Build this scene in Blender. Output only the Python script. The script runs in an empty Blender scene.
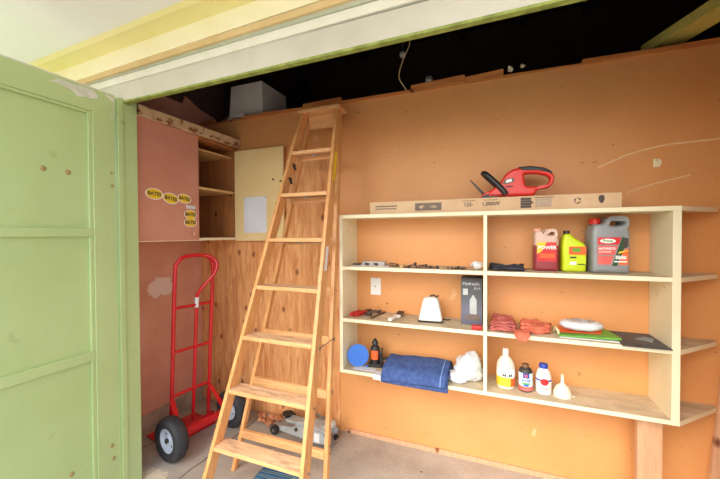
import bpy, bmesh, math, random
from mathutils import Vector, Matrix, noise
R = math.radians
C = bpy.context.scene.collection
random.seed(7)

# ------------------------------------------------------------------ materials
def new_mat(name):
    m = bpy.data.materials.new(name); m.use_nodes = True
    nt = m.node_tree; b = nt.nodes['Principled BSDF']
    return m, nt, b

def srgb(r, g, b):
    f = lambda c: (c/255/12.92) if c/255 <= .04045 else ((c/255+.055)/1.055)**2.4
    return (f(r), f(g), f(b), 1)

def coords(nt, scale=(1, 1, 1), rot=(0, 0, 0)):
    t = nt.nodes.new('ShaderNodeTexCoord'); mp = nt.nodes.new('ShaderNodeMapping')
    mp.inputs['Scale'].default_value = scale; mp.inputs['Rotation'].default_value = rot
    nt.links.new(t.outputs['Object'], mp.inputs['Vector']); return mp.outputs['Vector']

def noise_n(nt, vec, scale, detail=4, rough=.55, dist=0):
    n = nt.nodes.new('ShaderNodeTexNoise'); n.inputs['Scale'].default_value = scale
    n.inputs['Detail'].default_value = detail; n.inputs['Roughness'].default_value = rough
    n.inputs['Distortion'].default_value = dist
    nt.links.new(vec, n.inputs['Vector']); return n.outputs['Fac']

def ramp(nt, fac, stops):
    r = nt.nodes.new('ShaderNodeValToRGB'); e = r.color_ramp.elements
    while len(e) < len(stops): e.new(.5)
    for i, (p, c) in enumerate(stops): e[i].position = p; e[i].color = c
    nt.links.new(fac, r.inputs['Fac']); return r.outputs['Color']

def mix(nt, fac, a, b):
    m = nt.nodes.new('ShaderNodeMix'); m.data_type = 'RGBA'
    if isinstance(fac, (int, float)): m.inputs[0].default_value = fac
    else: nt.links.new(fac, m.inputs[0])
    for k, x in ((6, a), (7, b)):
        if isinstance(x, tuple): m.inputs[k].default_value = x
        else: nt.links.new(x, m.inputs[k])
    return m.outputs[2]

def bump(nt, b, fac, strength=.2, dist=.002):
    n = nt.nodes.new('ShaderNodeBump'); n.inputs['Strength'].default_value = strength
    n.inputs['Distance'].default_value = dist
    nt.links.new(fac, n.inputs['Height']); nt.links.new(n.outputs['Normal'], b.inputs['Normal'])

def pm(name, c1, c2=None, scale=12, rough=.6, metal=0, stretch=(1, 1, 1), bmp=.15, lo=.35, hi=.65, detail=4, trans=0, coat=0, sss=0):
    """plain procedural material: two tones through a noise"""
    m, nt, b = new_mat(name)
    if c2 is None: c2 = tuple(min(1, x*1.12) for x in c1[:3])+(1,)
    v = coords(nt, stretch); f = noise_n(nt, v, scale, detail)
    nt.links.new(ramp(nt, f, [(lo, c1), (hi, c2)]), b.inputs['Base Color'])
    b.inputs['Roughness'].default_value = rough; b.inputs['Metallic'].default_value = metal
    b.inputs['Transmission Weight'].default_value = trans
    b.inputs['Coat Weight'].default_value = coat
    if bmp: bump(nt, b, f, bmp)
    return m

def spots(nt, v, base, scale, thr, width, col):
    """speckle of worn or stained dots over a colour"""
    f = noise_n(nt, v, scale, 3)
    k = ramp(nt, f, [(thr, (0, 0, 0, 1)), (thr+width, (1, 1, 1, 1))])
    return mix(nt, k, base, col)

def wood(name, c1, c2, axis='Z', scale=6, knots=None, rough=.55, stretch=14, bmp=.12, knot_scale=5.0, knot_thr=.09):
    m, nt, b = new_mat(name)
    s = [stretch]*3; s['XYZ'.index(axis)] = 1.0
    v = coords(nt, tuple(s))
    f = noise_n(nt, v, scale, 6, .6, .6)
    col = ramp(nt, f, [(.3, c1), (.7, c2)])
    v2 = coords(nt, (1, 1, 1)); g = noise_n(nt, v2, 2.5, 3)
    col = mix(nt, ramp(nt, g, [(.35, (0, 0, 0, 1)), (.75, (.35, .35, .35, 1))]), col, c1)
    if knots:
        tk = nt.nodes.new('ShaderNodeTexCoord'); sk = nt.nodes.new('ShaderNodeSeparateXYZ'); ck = nt.nodes.new('ShaderNodeCombineXYZ')
        nt.links.new(tk.outputs['Object'], sk.inputs[0]); nt.links.new(sk.outputs[0], ck.inputs[0])
        mk = nt.nodes.new('ShaderNodeMath'); mk.operation = 'MULTIPLY'; mk.inputs[1].default_value = .62
        nt.links.new(sk.outputs[2], mk.inputs[0]); nt.links.new(mk.outputs[0], ck.inputs[1])
        vo = nt.nodes.new('ShaderNodeTexVoronoi'); vo.voronoi_dimensions = '2D'; vo.inputs['Scale'].default_value = knot_scale
        nt.links.new(ck.outputs[0], vo.inputs['Vector'])
        nt.links.new(f, vo.inputs['Vector']) if False else None
        k = ramp(nt, vo.outputs['Distance'], [(knot_thr*.35, (1, 1, 1, 1)), (knot_thr, (0, 0, 0, 1))])
        col = mix(nt, k, col, knots)
    nt.links.new(col, b.inputs['Base Color']); b.inputs['Roughness'].default_value = rough
    bump(nt, b, f, bmp); return m

M = {}
def build_materials():
    # painted hardboard of the back wall: even orange tan with stains and small marks
    m, nt, b = new_mat('orange_hardboard'); v = coords(nt)
    f = noise_n(nt, v, 1.6, 5, .6); col = ramp(nt, f, [(.3, srgb(212, 145, 84)), (.7, srgb(225, 161, 99))])
    sv = coords(nt, (1, 1, 2.6)); col = spots(nt, sv, col, 22, .722, .02, srgb(120, 66, 30))
    col = spots(nt, coords(nt, (1.5, 1, 1)), col, 5.0, .70, .05, srgb(226, 176, 122))
    nt.links.new(col, b.inputs['Base Color']); b.inputs['Roughness'].default_value = .5
    bump(nt, b, noise_n(nt, v, 180, 2), .08, .001); M['hardboard'] = m
    M['plywood'] = wood('knotty_plywood', srgb(200, 122, 66), srgb(244, 190, 128), 'Z', 5.5, srgb(140, 80, 44), .6, 7, .15, 4.6, .085)
    M['ladder'] = wood('varnished_ladder_wood', srgb(202, 138, 80), srgb(232, 176, 114), 'Z', 7, None, .38, 9)
    M['ladder_x'] = wood('varnished_step_wood', srgb(208, 148, 92), srgb(236, 186, 130), 'X', 7, None, .45, 9)
    m, nt, b = new_mat('worn_step_wood'); v = coords(nt, (1, 9, 9)); f = noise_n(nt, v, 7, 6)
    col = ramp(nt, f, [(.3, srgb(206, 160, 118)), (.7, srgb(228, 194, 156))])
    col = spots(nt, coords(nt, (1, 4, 1)), col, 9, .5, .12, srgb(188, 150, 118))
    nt.links.new(col, b.inputs['Base Color']); b.inputs['Roughness'].default_value = .7; bump(nt, b, f, .1); M['step_top'] = m
    M['plate'] = wood('rough_top_plate', srgb(176, 104, 50), srgb(214, 140, 74), 'X', 5, srgb(80, 40, 16), .7)
    M['post'] = wood('pinkish_stud', srgb(200, 148, 110), srgb(220, 174, 136), 'Z', 5, srgb(120, 70, 40), .7)
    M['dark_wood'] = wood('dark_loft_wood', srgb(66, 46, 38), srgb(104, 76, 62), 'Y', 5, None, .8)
    M['cab_inside'] = wood('cabinet_back', srgb(140, 84, 44), srgb(184, 120, 66), 'Z', 3, srgb(60, 28, 12), .6, 5)
    # cream shelf paint, dusty on the boards
    m, nt, b = new_mat('cream_paint'); v = coords(nt); f = noise_n(nt, v, 5, 4)
    col = ramp(nt, f, [(.3, srgb(230, 219, 182)), (.7, srgb(239, 230, 198))])
    col = spots(nt, v, col, 60, .71, .02, srgb(150, 120, 80))
    nt.links.new(col, b.inputs['Base Color']); b.inputs['Roughness'].default_value = .45; M['cream'] = m
    m, nt, b = new_mat('dusty_cream_board'); v = coords(nt, (1, 2.2, 1)); f = noise_n(nt, v, 4, 6, .65)
    col = ramp(nt, f, [(.3, srgb(168, 148, 120)), (.55, srgb(206, 190, 160)), (.8, srgb(230, 218, 186))])
    col = spots(nt, coords(nt), col, 70, .68, .03, srgb(120, 92, 62))
    nt.links.new(col, b.inputs['Base Color']); b.inputs['Roughness'].default_value = .7; M['dusty'] = m
    M['cream_door'] = pm('cream_door_paint', srgb(234, 204, 144), srgb(241, 214, 158), 4, .5, bmp=0)
    M['pink'] = pm('pink_paint', srgb(198, 134, 112), srgb(210, 148, 126), 3, .45, bmp=0)
    m, nt, b = new_mat('pink_wall_paint'); v = coords(nt); f = noise_n(nt, v, 4, 5)
    col = ramp(nt, f, [(.3, srgb(206, 146, 122)), (.7, srgb(220, 164, 142))])
    col = spots(nt, coords(nt, (1, 1, 1.5)), col, 30, .7, .03, srgb(116, 58, 44))
    # whitish plaster patch on the wall behind the hand truck
    tc = nt.nodes.new('ShaderNodeTexCoord'); sb = nt.nodes.new('ShaderNodeVectorMath'); sb.operation = 'SUBTRACT'
    sb.inputs[1].default_value = (-2.23, 1.735, .975); nt.links.new(tc.outputs['Object'], sb.inputs[0])
    sc = nt.nodes.new('ShaderNodeVectorMath'); sc.operation = 'MULTIPLY'; sc.inputs[1].default_value = (0, 5.2, 7.5)
    nt.links.new(sb.outputs[0], sc.inputs[0])
    ln = nt.nodes.new('ShaderNodeVectorMath'); ln.operation = 'LENGTH'; nt.links.new(sc.outputs[0], ln.inputs[0])
    ad = nt.nodes.new('ShaderNodeMath'); ad.operation = 'ADD'; nt.links.new(ln.outputs['Value'], ad.inputs[0])
    nt.links.new(noise_n(nt, v, 16, 4), ad.inputs[1])
    k = ramp(nt, ad.outputs[0], [(.9, (1, 1, 1, 1)), (1.0, (0, 0, 0, 1))])
    col = mix(nt, k, col, srgb(226, 206, 192))
    nt.links.new(col, b.inputs['Base Color']); b.inputs['Roughness'].default_value = .5; M['pinkwall'] = m
    # green painted door
    m, nt, b = new_mat('green_paint'); v = coords(nt); f = noise_n(nt, v, 2.2, 4)
    col = ramp(nt, f, [(.3, srgb(172, 193, 132)), (.7, srgb(184, 204, 146))])
    col = spots(nt, coords(nt, (1, 1, 1)), col, 9, .68, .14, srgb(150, 166, 108))
    col = spots(nt, coords(nt, (1, 1, 2)), col, 45, .76, .02, srgb(112, 108, 66))
    nt.links.new(col, b.inputs['Base Color']); b.inputs['Roughness'].default_value = .4
    bump(nt, b, noise_n(nt, v, 60, 3), .12, .001); M['green'] = m
    M['green_edge'] = pm('green_chipped_edge', srgb(120, 134, 56), srgb(160, 172, 88), 20, .6)
    M['whitewear'] = pm('bare_primer', srgb(214, 214, 204), srgb(196, 196, 180), 20, .6)
    # overhead white board with dirt
    m, nt, b = new_mat('white_header_paint'); v = coords(nt); f = noise_n(nt, v, 3, 5)
    col = ramp(nt, f, [(.3, srgb(194, 189, 174)), (.7, srgb(214, 210, 196))])
    col = spots(nt, v, col, 14, .765, .01, srgb(60, 50, 40))
    nt.links.new(col, b.inputs['Base Color']); b.inputs['Roughness'].default_value = .5; M['header'] = m
    M['trimwhite'] = pm('white_trim', srgb(228, 226, 208), srgb(238, 236, 222), 6, .45, bmp=0)
    M['greygreen'] = pm('grey_green_trim', srgb(176, 180, 156), srgb(192, 196, 174), 6, .5, bmp=0)
    M['tan'] = pm('tan_trim', srgb(214, 184, 128), srgb(226, 198, 146), 6, .5, bmp=0)
    M['creamtrim'] = pm('pale_yellow_trim', srgb(250, 242, 200), srgb(254, 248, 214), 5, .5, bmp=0)
    M['yellow'] = pm('yellow_trim', srgb(240, 228, 150), srgb(246, 236, 166), 5, .5, bmp=0)
    m, nt, b = new_mat('soffit_paint'); v = coords(nt); f = noise_n(nt, v, 1.5, 4)
    col = ramp(nt, f, [(.3, srgb(238, 238, 230)), (.7, srgb(246, 246, 240))])
    col = spots(nt, v, col, 16, .77, .01, srgb(120, 114, 90))
    nt.links.new(col, b.inputs['Base Color']); b.inputs['Roughness'].default_value = .6; M['soffit'] = m
    # concrete floor with joints, a worn pale patch and stains
    m, nt, b = new_mat('shed_concrete'); v = coords(nt); f = noise_n(nt, v, 2.4, 7, .62)
    col = ramp(nt, f, [(.25, srgb(150, 140, 128)), (.5, srgb(178, 169, 157)), (.75, srgb(202, 193, 181))])
    col = mix(nt, ramp(nt, noise_n(nt, v, 95, 3), [(.4, (0, 0, 0, 1)), (.8, (.35, .35, .35, 1))]), col, srgb(96, 82, 68))
    col = spots(nt, v, col, 22, .70, .03, srgb(78, 62, 48))
    def line(axis, pos, w):
        tcn = nt.nodes.new('ShaderNodeTexCoord'); sp = nt.nodes.new('ShaderNodeSeparateXYZ')
        nv = nt.nodes.new('ShaderNodeTexNoise'); nv.inputs['Scale'].default_value = 7
        nt.links.new(tcn.outputs['Object'], nv.inputs['Vector'])
        a = nt.nodes.new('ShaderNodeMath'); a.operation = 'MULTIPLY_ADD'; a.inputs[1].default_value = .05
        nt.links.new(nv.outputs['Fac'], a.inputs[0]); nt.links.new(tcn.outputs['Object'], sp.inputs[0])
        nt.links.new(sp.outputs[axis], a.inputs[2])
        s = nt.nodes.new('ShaderNodeMath'); s.operation = 'SUBTRACT'; s.inputs[1].default_value = pos+.025
        nt.links.new(a.outputs[0], s.inputs[0])
        ab = nt.nodes.new('ShaderNodeMath'); ab.operation = 'ABSOLUTE'; nt.links.new(s.outputs[0], ab.inputs[0])
        mr = nt.nodes.new('ShaderNodeMapRange'); mr.inputs[1].default_value = w*.4; mr.inputs[2].default_value = w
        mr.inputs[3].default_value = .8; mr.inputs[4].default_value = 0
        nt.links.new(ab.outputs[0], mr.inputs[0]); return mr.outputs[0]
    col = mix(nt, line(0, -1.617, .006), col, srgb(58, 48, 40))
    col = mix(nt, line(0, -2.06, .006), col, srgb(58, 48, 40))
    # pale gravelly patch by the door sill
    tc = nt.nodes.new('ShaderNodeTexCoord'); sb = nt.nodes.new('ShaderNodeVectorMath'); sb.operation = 'SUBTRACT'
    sb.inputs[1].default_value = (-1.78, 1.30, 0); nt.links.new(tc.outputs['Object'], sb.inputs[0])
    sc = nt.nodes.new('ShaderNodeVectorMath'); sc.operation = 'MULTIPLY'; sc.inputs[1].default_value = (4.5, 7, 0)
    nt.links.new(sb.outputs[0], sc.inputs[0])
    ln = nt.nodes.new('ShaderNodeVectorMath'); ln.operation = 'LENGTH'; nt.links.new(sc.outputs[0], ln.inputs[0])
    ad = nt.nodes.new('ShaderNodeMath'); ad.operation = 'ADD'; nt.links.new(ln.outputs['Value'], ad.inputs[0])
    nt.links.new(noise_n(nt, v, 60, 4), ad.inputs[1])
    k = ramp(nt, ad.outputs[0], [(.92, (1, 1, 1, 1)), (1.0, (0, 0, 0, 1))])
    col = mix(nt, k, col, srgb(226, 212, 186))
    nt.links.new(col, b.inputs['Base Color']); b.inputs['Roughness'].default_value = .75
    bump(nt, b, noise_n(nt, v, 70, 5), .35, .003); M['concrete'] = m
    M['footing'] = pm('footing_concrete', srgb(150, 136, 120), srgb(188, 172, 154), 7, .85, detail=7)
    M['drive'] = pm('driveway_concrete', srgb(150, 146, 138), srgb(170, 166, 158), 4, .85, detail=6)
    # chipped batten on the cabinet top
    m, nt, b = new_mat('chipped_pink_batten'); v = coords(nt, (1, .6, 1)); f = noise_n(nt, v, 26, 5)
    col = ramp(nt, f, [(.38, srgb(140, 92, 58)), (.44, srgb(206, 176, 136)), (.8, srgb(224, 198, 160))])
    nt.links.new(col, b.inputs['Base Color']); b.inputs['Roughness'].default_value = .6; bump(nt, b, f, .3); M['batten'] = m
    # goods
    M['red_paint'] = pm('red_enamel', srgb(196, 18, 30), srgb(206, 24, 36), 4, .25, bmp=0, coat=.4)
    M['red_plastic'] = pm('red_plastic', srgb(214, 44, 34), srgb(222, 54, 42), 5, .35, bmp=0)
    M['black'] = pm('black_plastic', srgb(30, 28, 28), srgb(42, 40, 40), 20, .4, bmp=.05)
    M['rubber'] = pm('tyre_rubber', srgb(40, 42, 46), srgb(56, 58, 62), 30, .7, bmp=.3)
    M['hub'] = pm('wheel_hub_paint', srgb(176, 186, 204), srgb(196, 204, 218), 20, .4, bmp=0)
    M['silver'] = pm('silver_paint', srgb(176, 180, 180), srgb(196, 200, 200), 20, .4, .15, bmp=.05)
    M['steel'] = pm('steel', srgb(120, 120, 122), srgb(160, 160, 162), 30, .35, .8, bmp=.05)
    M['dark_metal'] = pm('dark_metal', srgb(52, 48, 46), srgb(82, 76, 72), 40, .5, .4)
    M['cardboard'] = pm('cardboard', srgb(204, 168, 128), srgb(214, 180, 142), 8, .8, bmp=.05)
    M['ink'] = pm('dark_ink', srgb(72, 60, 54), srgb(84, 72, 64), 20, .7, bmp=0)
    M['printfaint'] = pm('faint_print', srgb(168, 144, 122), srgb(182, 156, 132), 60, .7, bmp=0)
    M['ink_block'] = pm('brown_print', srgb(110, 94, 82), srgb(124, 106, 94), 60, .7, bmp=0)
    M['white_plastic'] = pm('white_plastic', srgb(226, 222, 212), srgb(236, 233, 226), 6, .35, bmp=0)
    M['offwhite'] = pm('off_white_bottle', srgb(230, 220, 196), srgb(238, 230, 210), 6, .35, bmp=0)
    M['paper'] = pm('white_paper', srgb(218, 220, 224), srgb(228, 230, 233), 6, .8, bmp=0)
    M['bin'] = pm('grey_white_bin', srgb(232, 222, 208), srgb(240, 230, 216), 5, .5, bmp=0)
    M['grey_jug'] = pm('silver_grey_plastic', srgb(140, 142, 144), srgb(154, 156, 158), 5, .4, .1, bmp=0)
    M['lime'] = pm('lime_plastic', srgb(200, 216, 20), srgb(210, 226, 40), 4, .35, bmp=0)
    M['blue'] = pm('blue_plastic', srgb(20, 98, 196), srgb(28, 112, 212), 4, .3, bmp=0)
    M['deep_blue'] = pm('blue_cap_plastic', srgb(30, 60, 160), srgb(36, 70, 176), 4, .4, bmp=0)
    M['orange_lbl'] = pm('orange_label', srgb(230, 96, 40), srgb(238, 112, 52), 10, .5, bmp=0)
    M['red_lbl'] = pm('red_label', srgb(206, 36, 40), srgb(220, 60, 52), 12, .4, bmp=0)
    M['pinkred_lbl'] = pm('faded_red_label', srgb(226, 92, 84), srgb(236, 120, 108), 12, .5, bmp=0)
    M['yel_lbl'] = pm('yellow_label', srgb(240, 196, 40), srgb(244, 208, 70), 10, .5, bmp=0)
    M['grn_lbl'] = pm('green_label', srgb(90, 160, 50), srgb(110, 176, 66), 10, .5, bmp=0)
    M['dkgrn'] = pm('dark_green_print', srgb(36, 70, 40), srgb(44, 84, 50), 10, .5, bmp=0)
    M['white_lbl'] = pm('white_print', srgb(238, 238, 236), srgb(244, 244, 244), 10, .5, bmp=0)
    M['pale_blue'] = pm('pale_blue_label', srgb(196, 220, 226), srgb(222, 236, 238), 14, .5, bmp=0)
    M['sticker_y'] = pm('yellow_sticker', srgb(236, 196, 30), srgb(242, 206, 50), 14, .45, bmp=0)
    M['peach'] = pm('peach_label', srgb(232, 150, 130), srgb(240, 180, 160), 14, .5, bmp=0)
    # pink jug: clear plastic over pinkish fluid, fluid line by height
    m, nt, b = new_mat('jug_with_fluid'); tc = nt.nodes.new('ShaderNodeTexCoord'); sp = nt.nodes.new('ShaderNodeSeparateXYZ')
    nt.links.new(tc.outputs['Object'], sp.inputs[0])
    mr = nt.nodes.new('ShaderNodeMapRange'); mr.inputs[1].default_value = .128; mr.inputs[2].default_value = .134
    nt.links.new(sp.outputs[2], mr.inputs[0])
    nt.links.new(mix(nt, mr.outputs[0], srgb(150, 52, 60), srgb(212, 178, 160)), b.inputs['Base Color'])
    b.inputs['Roughness'].default_value = .3; M['jug'] = m
    # towels and rags
    def cloth(n, c1, c2, rough=.9):
        return pm(n, c1, c2, 40, rough, bmp=.5, detail=6)
    M['blue_towel'] = cloth('blue_towel_cloth', srgb(50, 72, 124), srgb(70, 94, 148))
    M['blue_seam'] = cloth('blue_towel_seam', srgb(110, 146, 200), srgb(130, 160, 210))
    M['rag_pink'] = cloth('faded_pink_rag', srgb(170, 84, 78), srgb(204, 116, 104))
    M['rag_orange'] = cloth('orange_red_rag', srgb(196, 98, 72), srgb(218, 120, 90))
    M['rag_dark'] = cloth('dark_navy_rag', srgb(40, 38, 48), srgb(66, 62, 72))
    m, nt, b = new_mat('thin_white_film'); v = coords(nt); f = noise_n(nt, v, 24, 5)
    nt.links.new(ramp(nt, f, [(.3, srgb(216, 220, 228)), (.7, srgb(238, 240, 244))]), b.inputs['Base Color'])
    b.inputs['Roughness'].default_value = .35; b.inputs['Transmission Weight'].default_value = .12; bump(nt, b, f, .6, .004); M['bag'] = m
    m, nt, b = new_mat('clear_plastic'); b.inputs['Base Color'].default_value = srgb(225, 225, 222)
    b.inputs['Roughness'].default_value = .2; b.inputs['Transmission Weight'].default_value = .6
    bump(nt, b, noise_n(nt, coords(nt), 30, 3), .3, .002); M['clear'] = m
    m, nt, b = new_mat('bulb_glass'); b.inputs['Base Color'].default_value = srgb(200, 196, 188)
    b.inputs['Roughness'].default_value = .12; b.inputs['Transmission Weight'].default_value = .5
    nt.links.new(ramp(nt, noise_n(nt, coords(nt), 20), [(.3, srgb(190, 186, 178)), (.7, srgb(214, 210, 204))]), b.inputs['Base Color']); M['glass'] = m
    m, nt, b = new_mat('charcoal_sheet'); v = coords(nt, (1, 1, 1)); f = noise_n(nt, v, 14, 5)
    nt.links.new(ramp(nt, f, [(.35, srgb(66, 66, 72)), (.7, srgb(92, 92, 98))]), b.inputs['Base Color']); b.inputs['Roughness'].default_value = .6; M['charcoal'] = m
    # printed box face in greys
    m, nt, b = new_mat('grey_printed_card'); tc = nt.nodes.new('ShaderNodeTexCoord'); sp = nt.nodes.new('ShaderNodeSeparateXYZ')
    nt.links.new(tc.outputs['Object'], sp.inputs[0]); mr = nt.nodes.new('ShaderNodeMapRange')
    mr.inputs[1].default_value = 0; mr.inputs[2].default_value = .26; nt.links.new(sp.outputs[2], mr.inputs[0])
    nt.links.new(ramp(nt, mr.outputs[0], [(0, srgb(92, 92, 112)), (.3, srgb(108, 108, 124)), (.6, srgb(84, 88, 92)), (.95, srgb(70, 68, 66)), (1, srgb(40, 34, 22))]), b.inputs['Base Color'])
    b.inputs['Roughness'].default_value = .45; M['greybox'] = m
    # striped woven mat
    m, nt, b = new_mat('striped_mat'); v = coords(nt, (1, 1, 1)); w = nt.nodes.new('ShaderNodeTexWave')
    w.bands_direction = 'Y'; w.inputs['Scale'].default_value = 9; w.inputs['Distortion'].default_value = 1.2
    nt.links.new(v, w.inputs['Vector'])
    nt.links.new(ramp(nt, w.outputs['Fac'], [(.1, srgb(30, 84, 140)), (.4, srgb(44, 138, 190)), (.66, srgb(110, 140, 100)), (.85, srgb(150, 140, 70)), (.95, srgb(40, 90, 150))]), b.inputs['Base Color'])
    b.inputs['Roughness'].default_value = .8; M['mat'] = m
    M['leaf'] = pm('dry_leaf', srgb(176, 110, 70), srgb(206, 146, 104), 20, .8)
    M['red_handle'] = pm('red_grip', srgb(186, 34, 34), srgb(204, 46, 42), 10, .4, bmp=0)
    M['rust'] = pm('rusty_steel', srgb(90, 56, 36), srgb(150, 112, 82), 50, .7, .3)
    M['glue'] = pm('pale_wood_stick', srgb(196, 150, 96), srgb(214, 170, 116), 20, .6)
    M['cord'] = pm('pale_cord', srgb(196, 170, 120), srgb(206, 182, 136), 20, .6, bmp=0)
    M['rafter'] = wood('yellow_green_rafter', srgb(186, 176, 84), srgb(206, 196, 112), 'Y', 5, None, .6)
    M['scratch'] = pm('bare_scratch', srgb(232, 196, 146), srgb(240, 208, 162), 30, .7, bmp=0)
    M['bolt'] = pm('painted_bolt', srgb(140, 142, 88), srgb(170, 140, 90), 90, .5)

build_materials()

# ------------------------------------------------------------------ mesh helpers
def BM(): return bmesh.new()

def box(bm, a, b):
    x0, y0, z0 = a; x1, y1, z1 = b
    v = [bm.verts.new(p) for p in ((x0, y0, z0), (x1, y0, z0), (x1, y1, z0), (x0, y1, z0), (x0, y0, z1), (x1, y0, z1), (x1, y1, z1), (x0, y1, z1))]
    for f in ((0, 3, 2, 1), (4, 5, 6, 7), (0, 1, 5, 4), (1, 2, 6, 5), (2, 3, 7, 6), (3, 0, 4, 7)): bm.faces.new([v[i] for i in f])
    return bm

def hexa(bm, pts):
    v = [bm.verts.new(p) for p in pts]
    for f in ((0, 3, 2, 1), (4, 5, 6, 7), (0, 1, 5, 4), (1, 2, 6, 5), (2, 3, 7, 6), (3, 0, 4, 7)): bm.faces.new([v[i] for i in f])
    return bm

def bar(bm, p, q, w, h, up=(0, 0, 1)):
    """rectangular bar from p to q, w along side, h along up"""
    p, q = Vector(p), Vector(q); d = (q-p).normalized(); s = d.cross(Vector(up)).normalized(); u = s.cross(d)
    c = [p-s*w/2-u*h/2, p+s*w/2-u*h/2, p+s*w/2+u*h/2, p-s*w/2+u*h/2]
    hexa(bm, c+[x+(q-p) for x in c]); return bm

def frame_of(d):
    d = d.normalized(); a = Vector((0, 0, 1)) if abs(d.z) < .9 else Vector((1, 0, 0))
    s = d.cross(a).normalized(); return s, s.cross(d)

def cyl(bm, p, q, r, r2=None, n=16):
    p, q = Vector(p), Vector(q); r2 = r if r2 is None else r2; s, u = frame_of(q-p)
    A = [bm.verts.new(p+(s*math.cos(t)+u*math.sin(t))*r) for t in [2*math.pi*i/n for i in range(n)]]
    B = [bm.verts.new(q+(s*math.cos(t)+u*math.sin(t))*r2) for t in [2*math.pi*i/n for i in range(n)]]
    for i in range(n): bm.faces.new((A[i], A[(i+1) % n], B[(i+1) % n], B[i]))
    bm.faces.new(A[::-1]); bm.faces.new(B); return bm

def smooth_path(pts, k=6):
    P = [Vector(p) for p in pts]; out = []
    for i in range(len(P)-1):
        p0 = P[max(i-1, 0)]; p1 = P[i]; p2 = P[i+1]; p3 = P[min(i+2, len(P)-1)]
        for j in range(k):
            t = j/k
            out.append(.5*((2*p1)+(-p0+p2)*t+(2*p0-5*p1+4*p2-p3)*t*t+(-p0+3*p1-3*p2+p3)*t**3))
    return out+[P[-1]]

def tube(bm, pts, r, n=12, sm=0):
    P = smooth_path(pts, sm) if sm else [Vector(p) for p in pts]
    rings = []; s = None
    for i, p in enumerate(P):
        d = (P[min(i+1, len(P)-1)]-P[max(i-1, 0)]).normalized()
        if s is None: s, u = frame_of(d)
        else:
            s = (s-d*s.dot(d)).normalized(); u = s.cross(d)
        rr = r[i*(len(r)-1)//max(1, len(P)-1)] if isinstance(r, (list, tuple)) else r
        rings.append([bm.verts.new(p+(s*math.cos(t)+u*math.sin(t))*rr) for t in [2*math.pi*k/n for k in range(n)]])
    for a, b in zip(rings, rings[1:]):
        for k in range(n): bm.faces.new((a[k], a[(k+1) % n], b[(k+1) % n], b[k]))
    bm.faces.new(rings[0][::-1]); bm.faces.new(rings[-1]); return bm

def lathe(bm, prof, n=32, c=(0, 0, 0), sx=1, sy=1, M4=None):
    rings = []
    for r, z in prof:
        ring = []
        for k in range(n):
            t = 2*math.pi*k/n; p = Vector((r*math.cos(t)*sx, r*math.sin(t)*sy, z))
            if M4: p = M4 @ p
            ring.append(bm.verts.new(p+Vector(c)))
        rings.append(ring)
    for a, b in zip(rings, rings[1:]):
        for k in range(n): bm.faces.new((a[k], a[(k+1) % n], b[(k+1) % n], b[k]))
    if prof[0][0] > 1e-6: bm.faces.new(rings[0][::-1])
    if prof[-1][0] > 1e-6: bm.faces.new(rings[-1])
    bmesh.ops.remove_doubles(bm, verts=bm.verts, dist=1e-6); return bm

def prism(bm, poly, y0, y1, plane='XZ'):
    f = {'XZ': lambda p, y: (p[0], y, p[1]), 'YZ': lambda p, y: (y, p[0], p[1]), 'XY': lambda p, y: (p[0], p[1], y)}[plane]
    A = [bm.verts.new(f(p, y0)) for p in poly]; B = [bm.verts.new(f(p, y1)) for p in poly]; n = len(poly)
    bm.faces.new(A); bm.faces.new(B[::-1])
    for i in range(n): bm.faces.new((A[i], B[i], B[(i+1) % n], A[(i+1) % n]))
    return bm

def rounded(poly, r=.01, k=4):
    """round the corners of a polygon"""
    out = []; n = len(poly)
    for i in range(n):
        p = Vector(poly[i]).to_2d() if len(poly[i]) > 2 else Vector(poly[i]); a = Vector(poly[i-1]); b = Vector(poly[(i+1) % n])
        da = (a-p); db = (b-p); ra = min(r, da.length*.45, db.length*.45)
        s = p+da.normalized()*ra; e = p+db.normalized()*ra
        for j in range(k+1):
            t = j/k; out.append(tuple((1-t)**2*s+2*t*(1-t)*p+t*t*e))
    return out

def outline(loops, depth, bev, plane='XZ', y=0, res=3):
    """closed 2D outlines (later ones are holes) extruded with a rounded edge -> bmesh"""
    cu = bpy.data.curves.new('tmp', 'CURVE'); cu.dimensions = '2D'; cu.fill_mode = 'BOTH'
    cu.extrude = max(depth/2-bev, 0); cu.bevel_depth = bev; cu.bevel_resolution = res; cu.offset = -bev
    for lp in loops:
        s = cu.splines.new('POLY'); s.points.add(len(lp)-1)
        for pt, p in zip(s.points, lp): pt.co = (p[0], p[1], 0, 1)
        s.use_cyclic_u = True
    o = bpy.data.objects.new('tmp', cu); C.objects.link(o)
    dg = bpy.context.evaluated_depsgraph_get(); me = bpy.data.meshes.new_from_object(o.evaluated_get(dg))
    bm = BM(); bm.from_mesh(me); bpy.data.objects.remove(o); bpy.data.meshes.remove(me)
    bmesh.ops.remove_doubles(bm, verts=bm.verts, dist=1e-5)
    Mx = {'XZ': Matrix(((1, 0, 0), (0, 0, -1), (0, 1, 0))), 'YZ': Matrix(((0, 0, 1), (1, 0, 0), (0, 1, 0))), 'XY': Matrix.Identity(3)}[plane]
    bm.transform(Mx.to_4x4())
    off = {'XZ': (0, y, 0), 'YZ': (y, 0, 0), 'XY': (0, 0, y)}[plane]
    bm.transform(Matrix.Translation(off)); return bm

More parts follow.
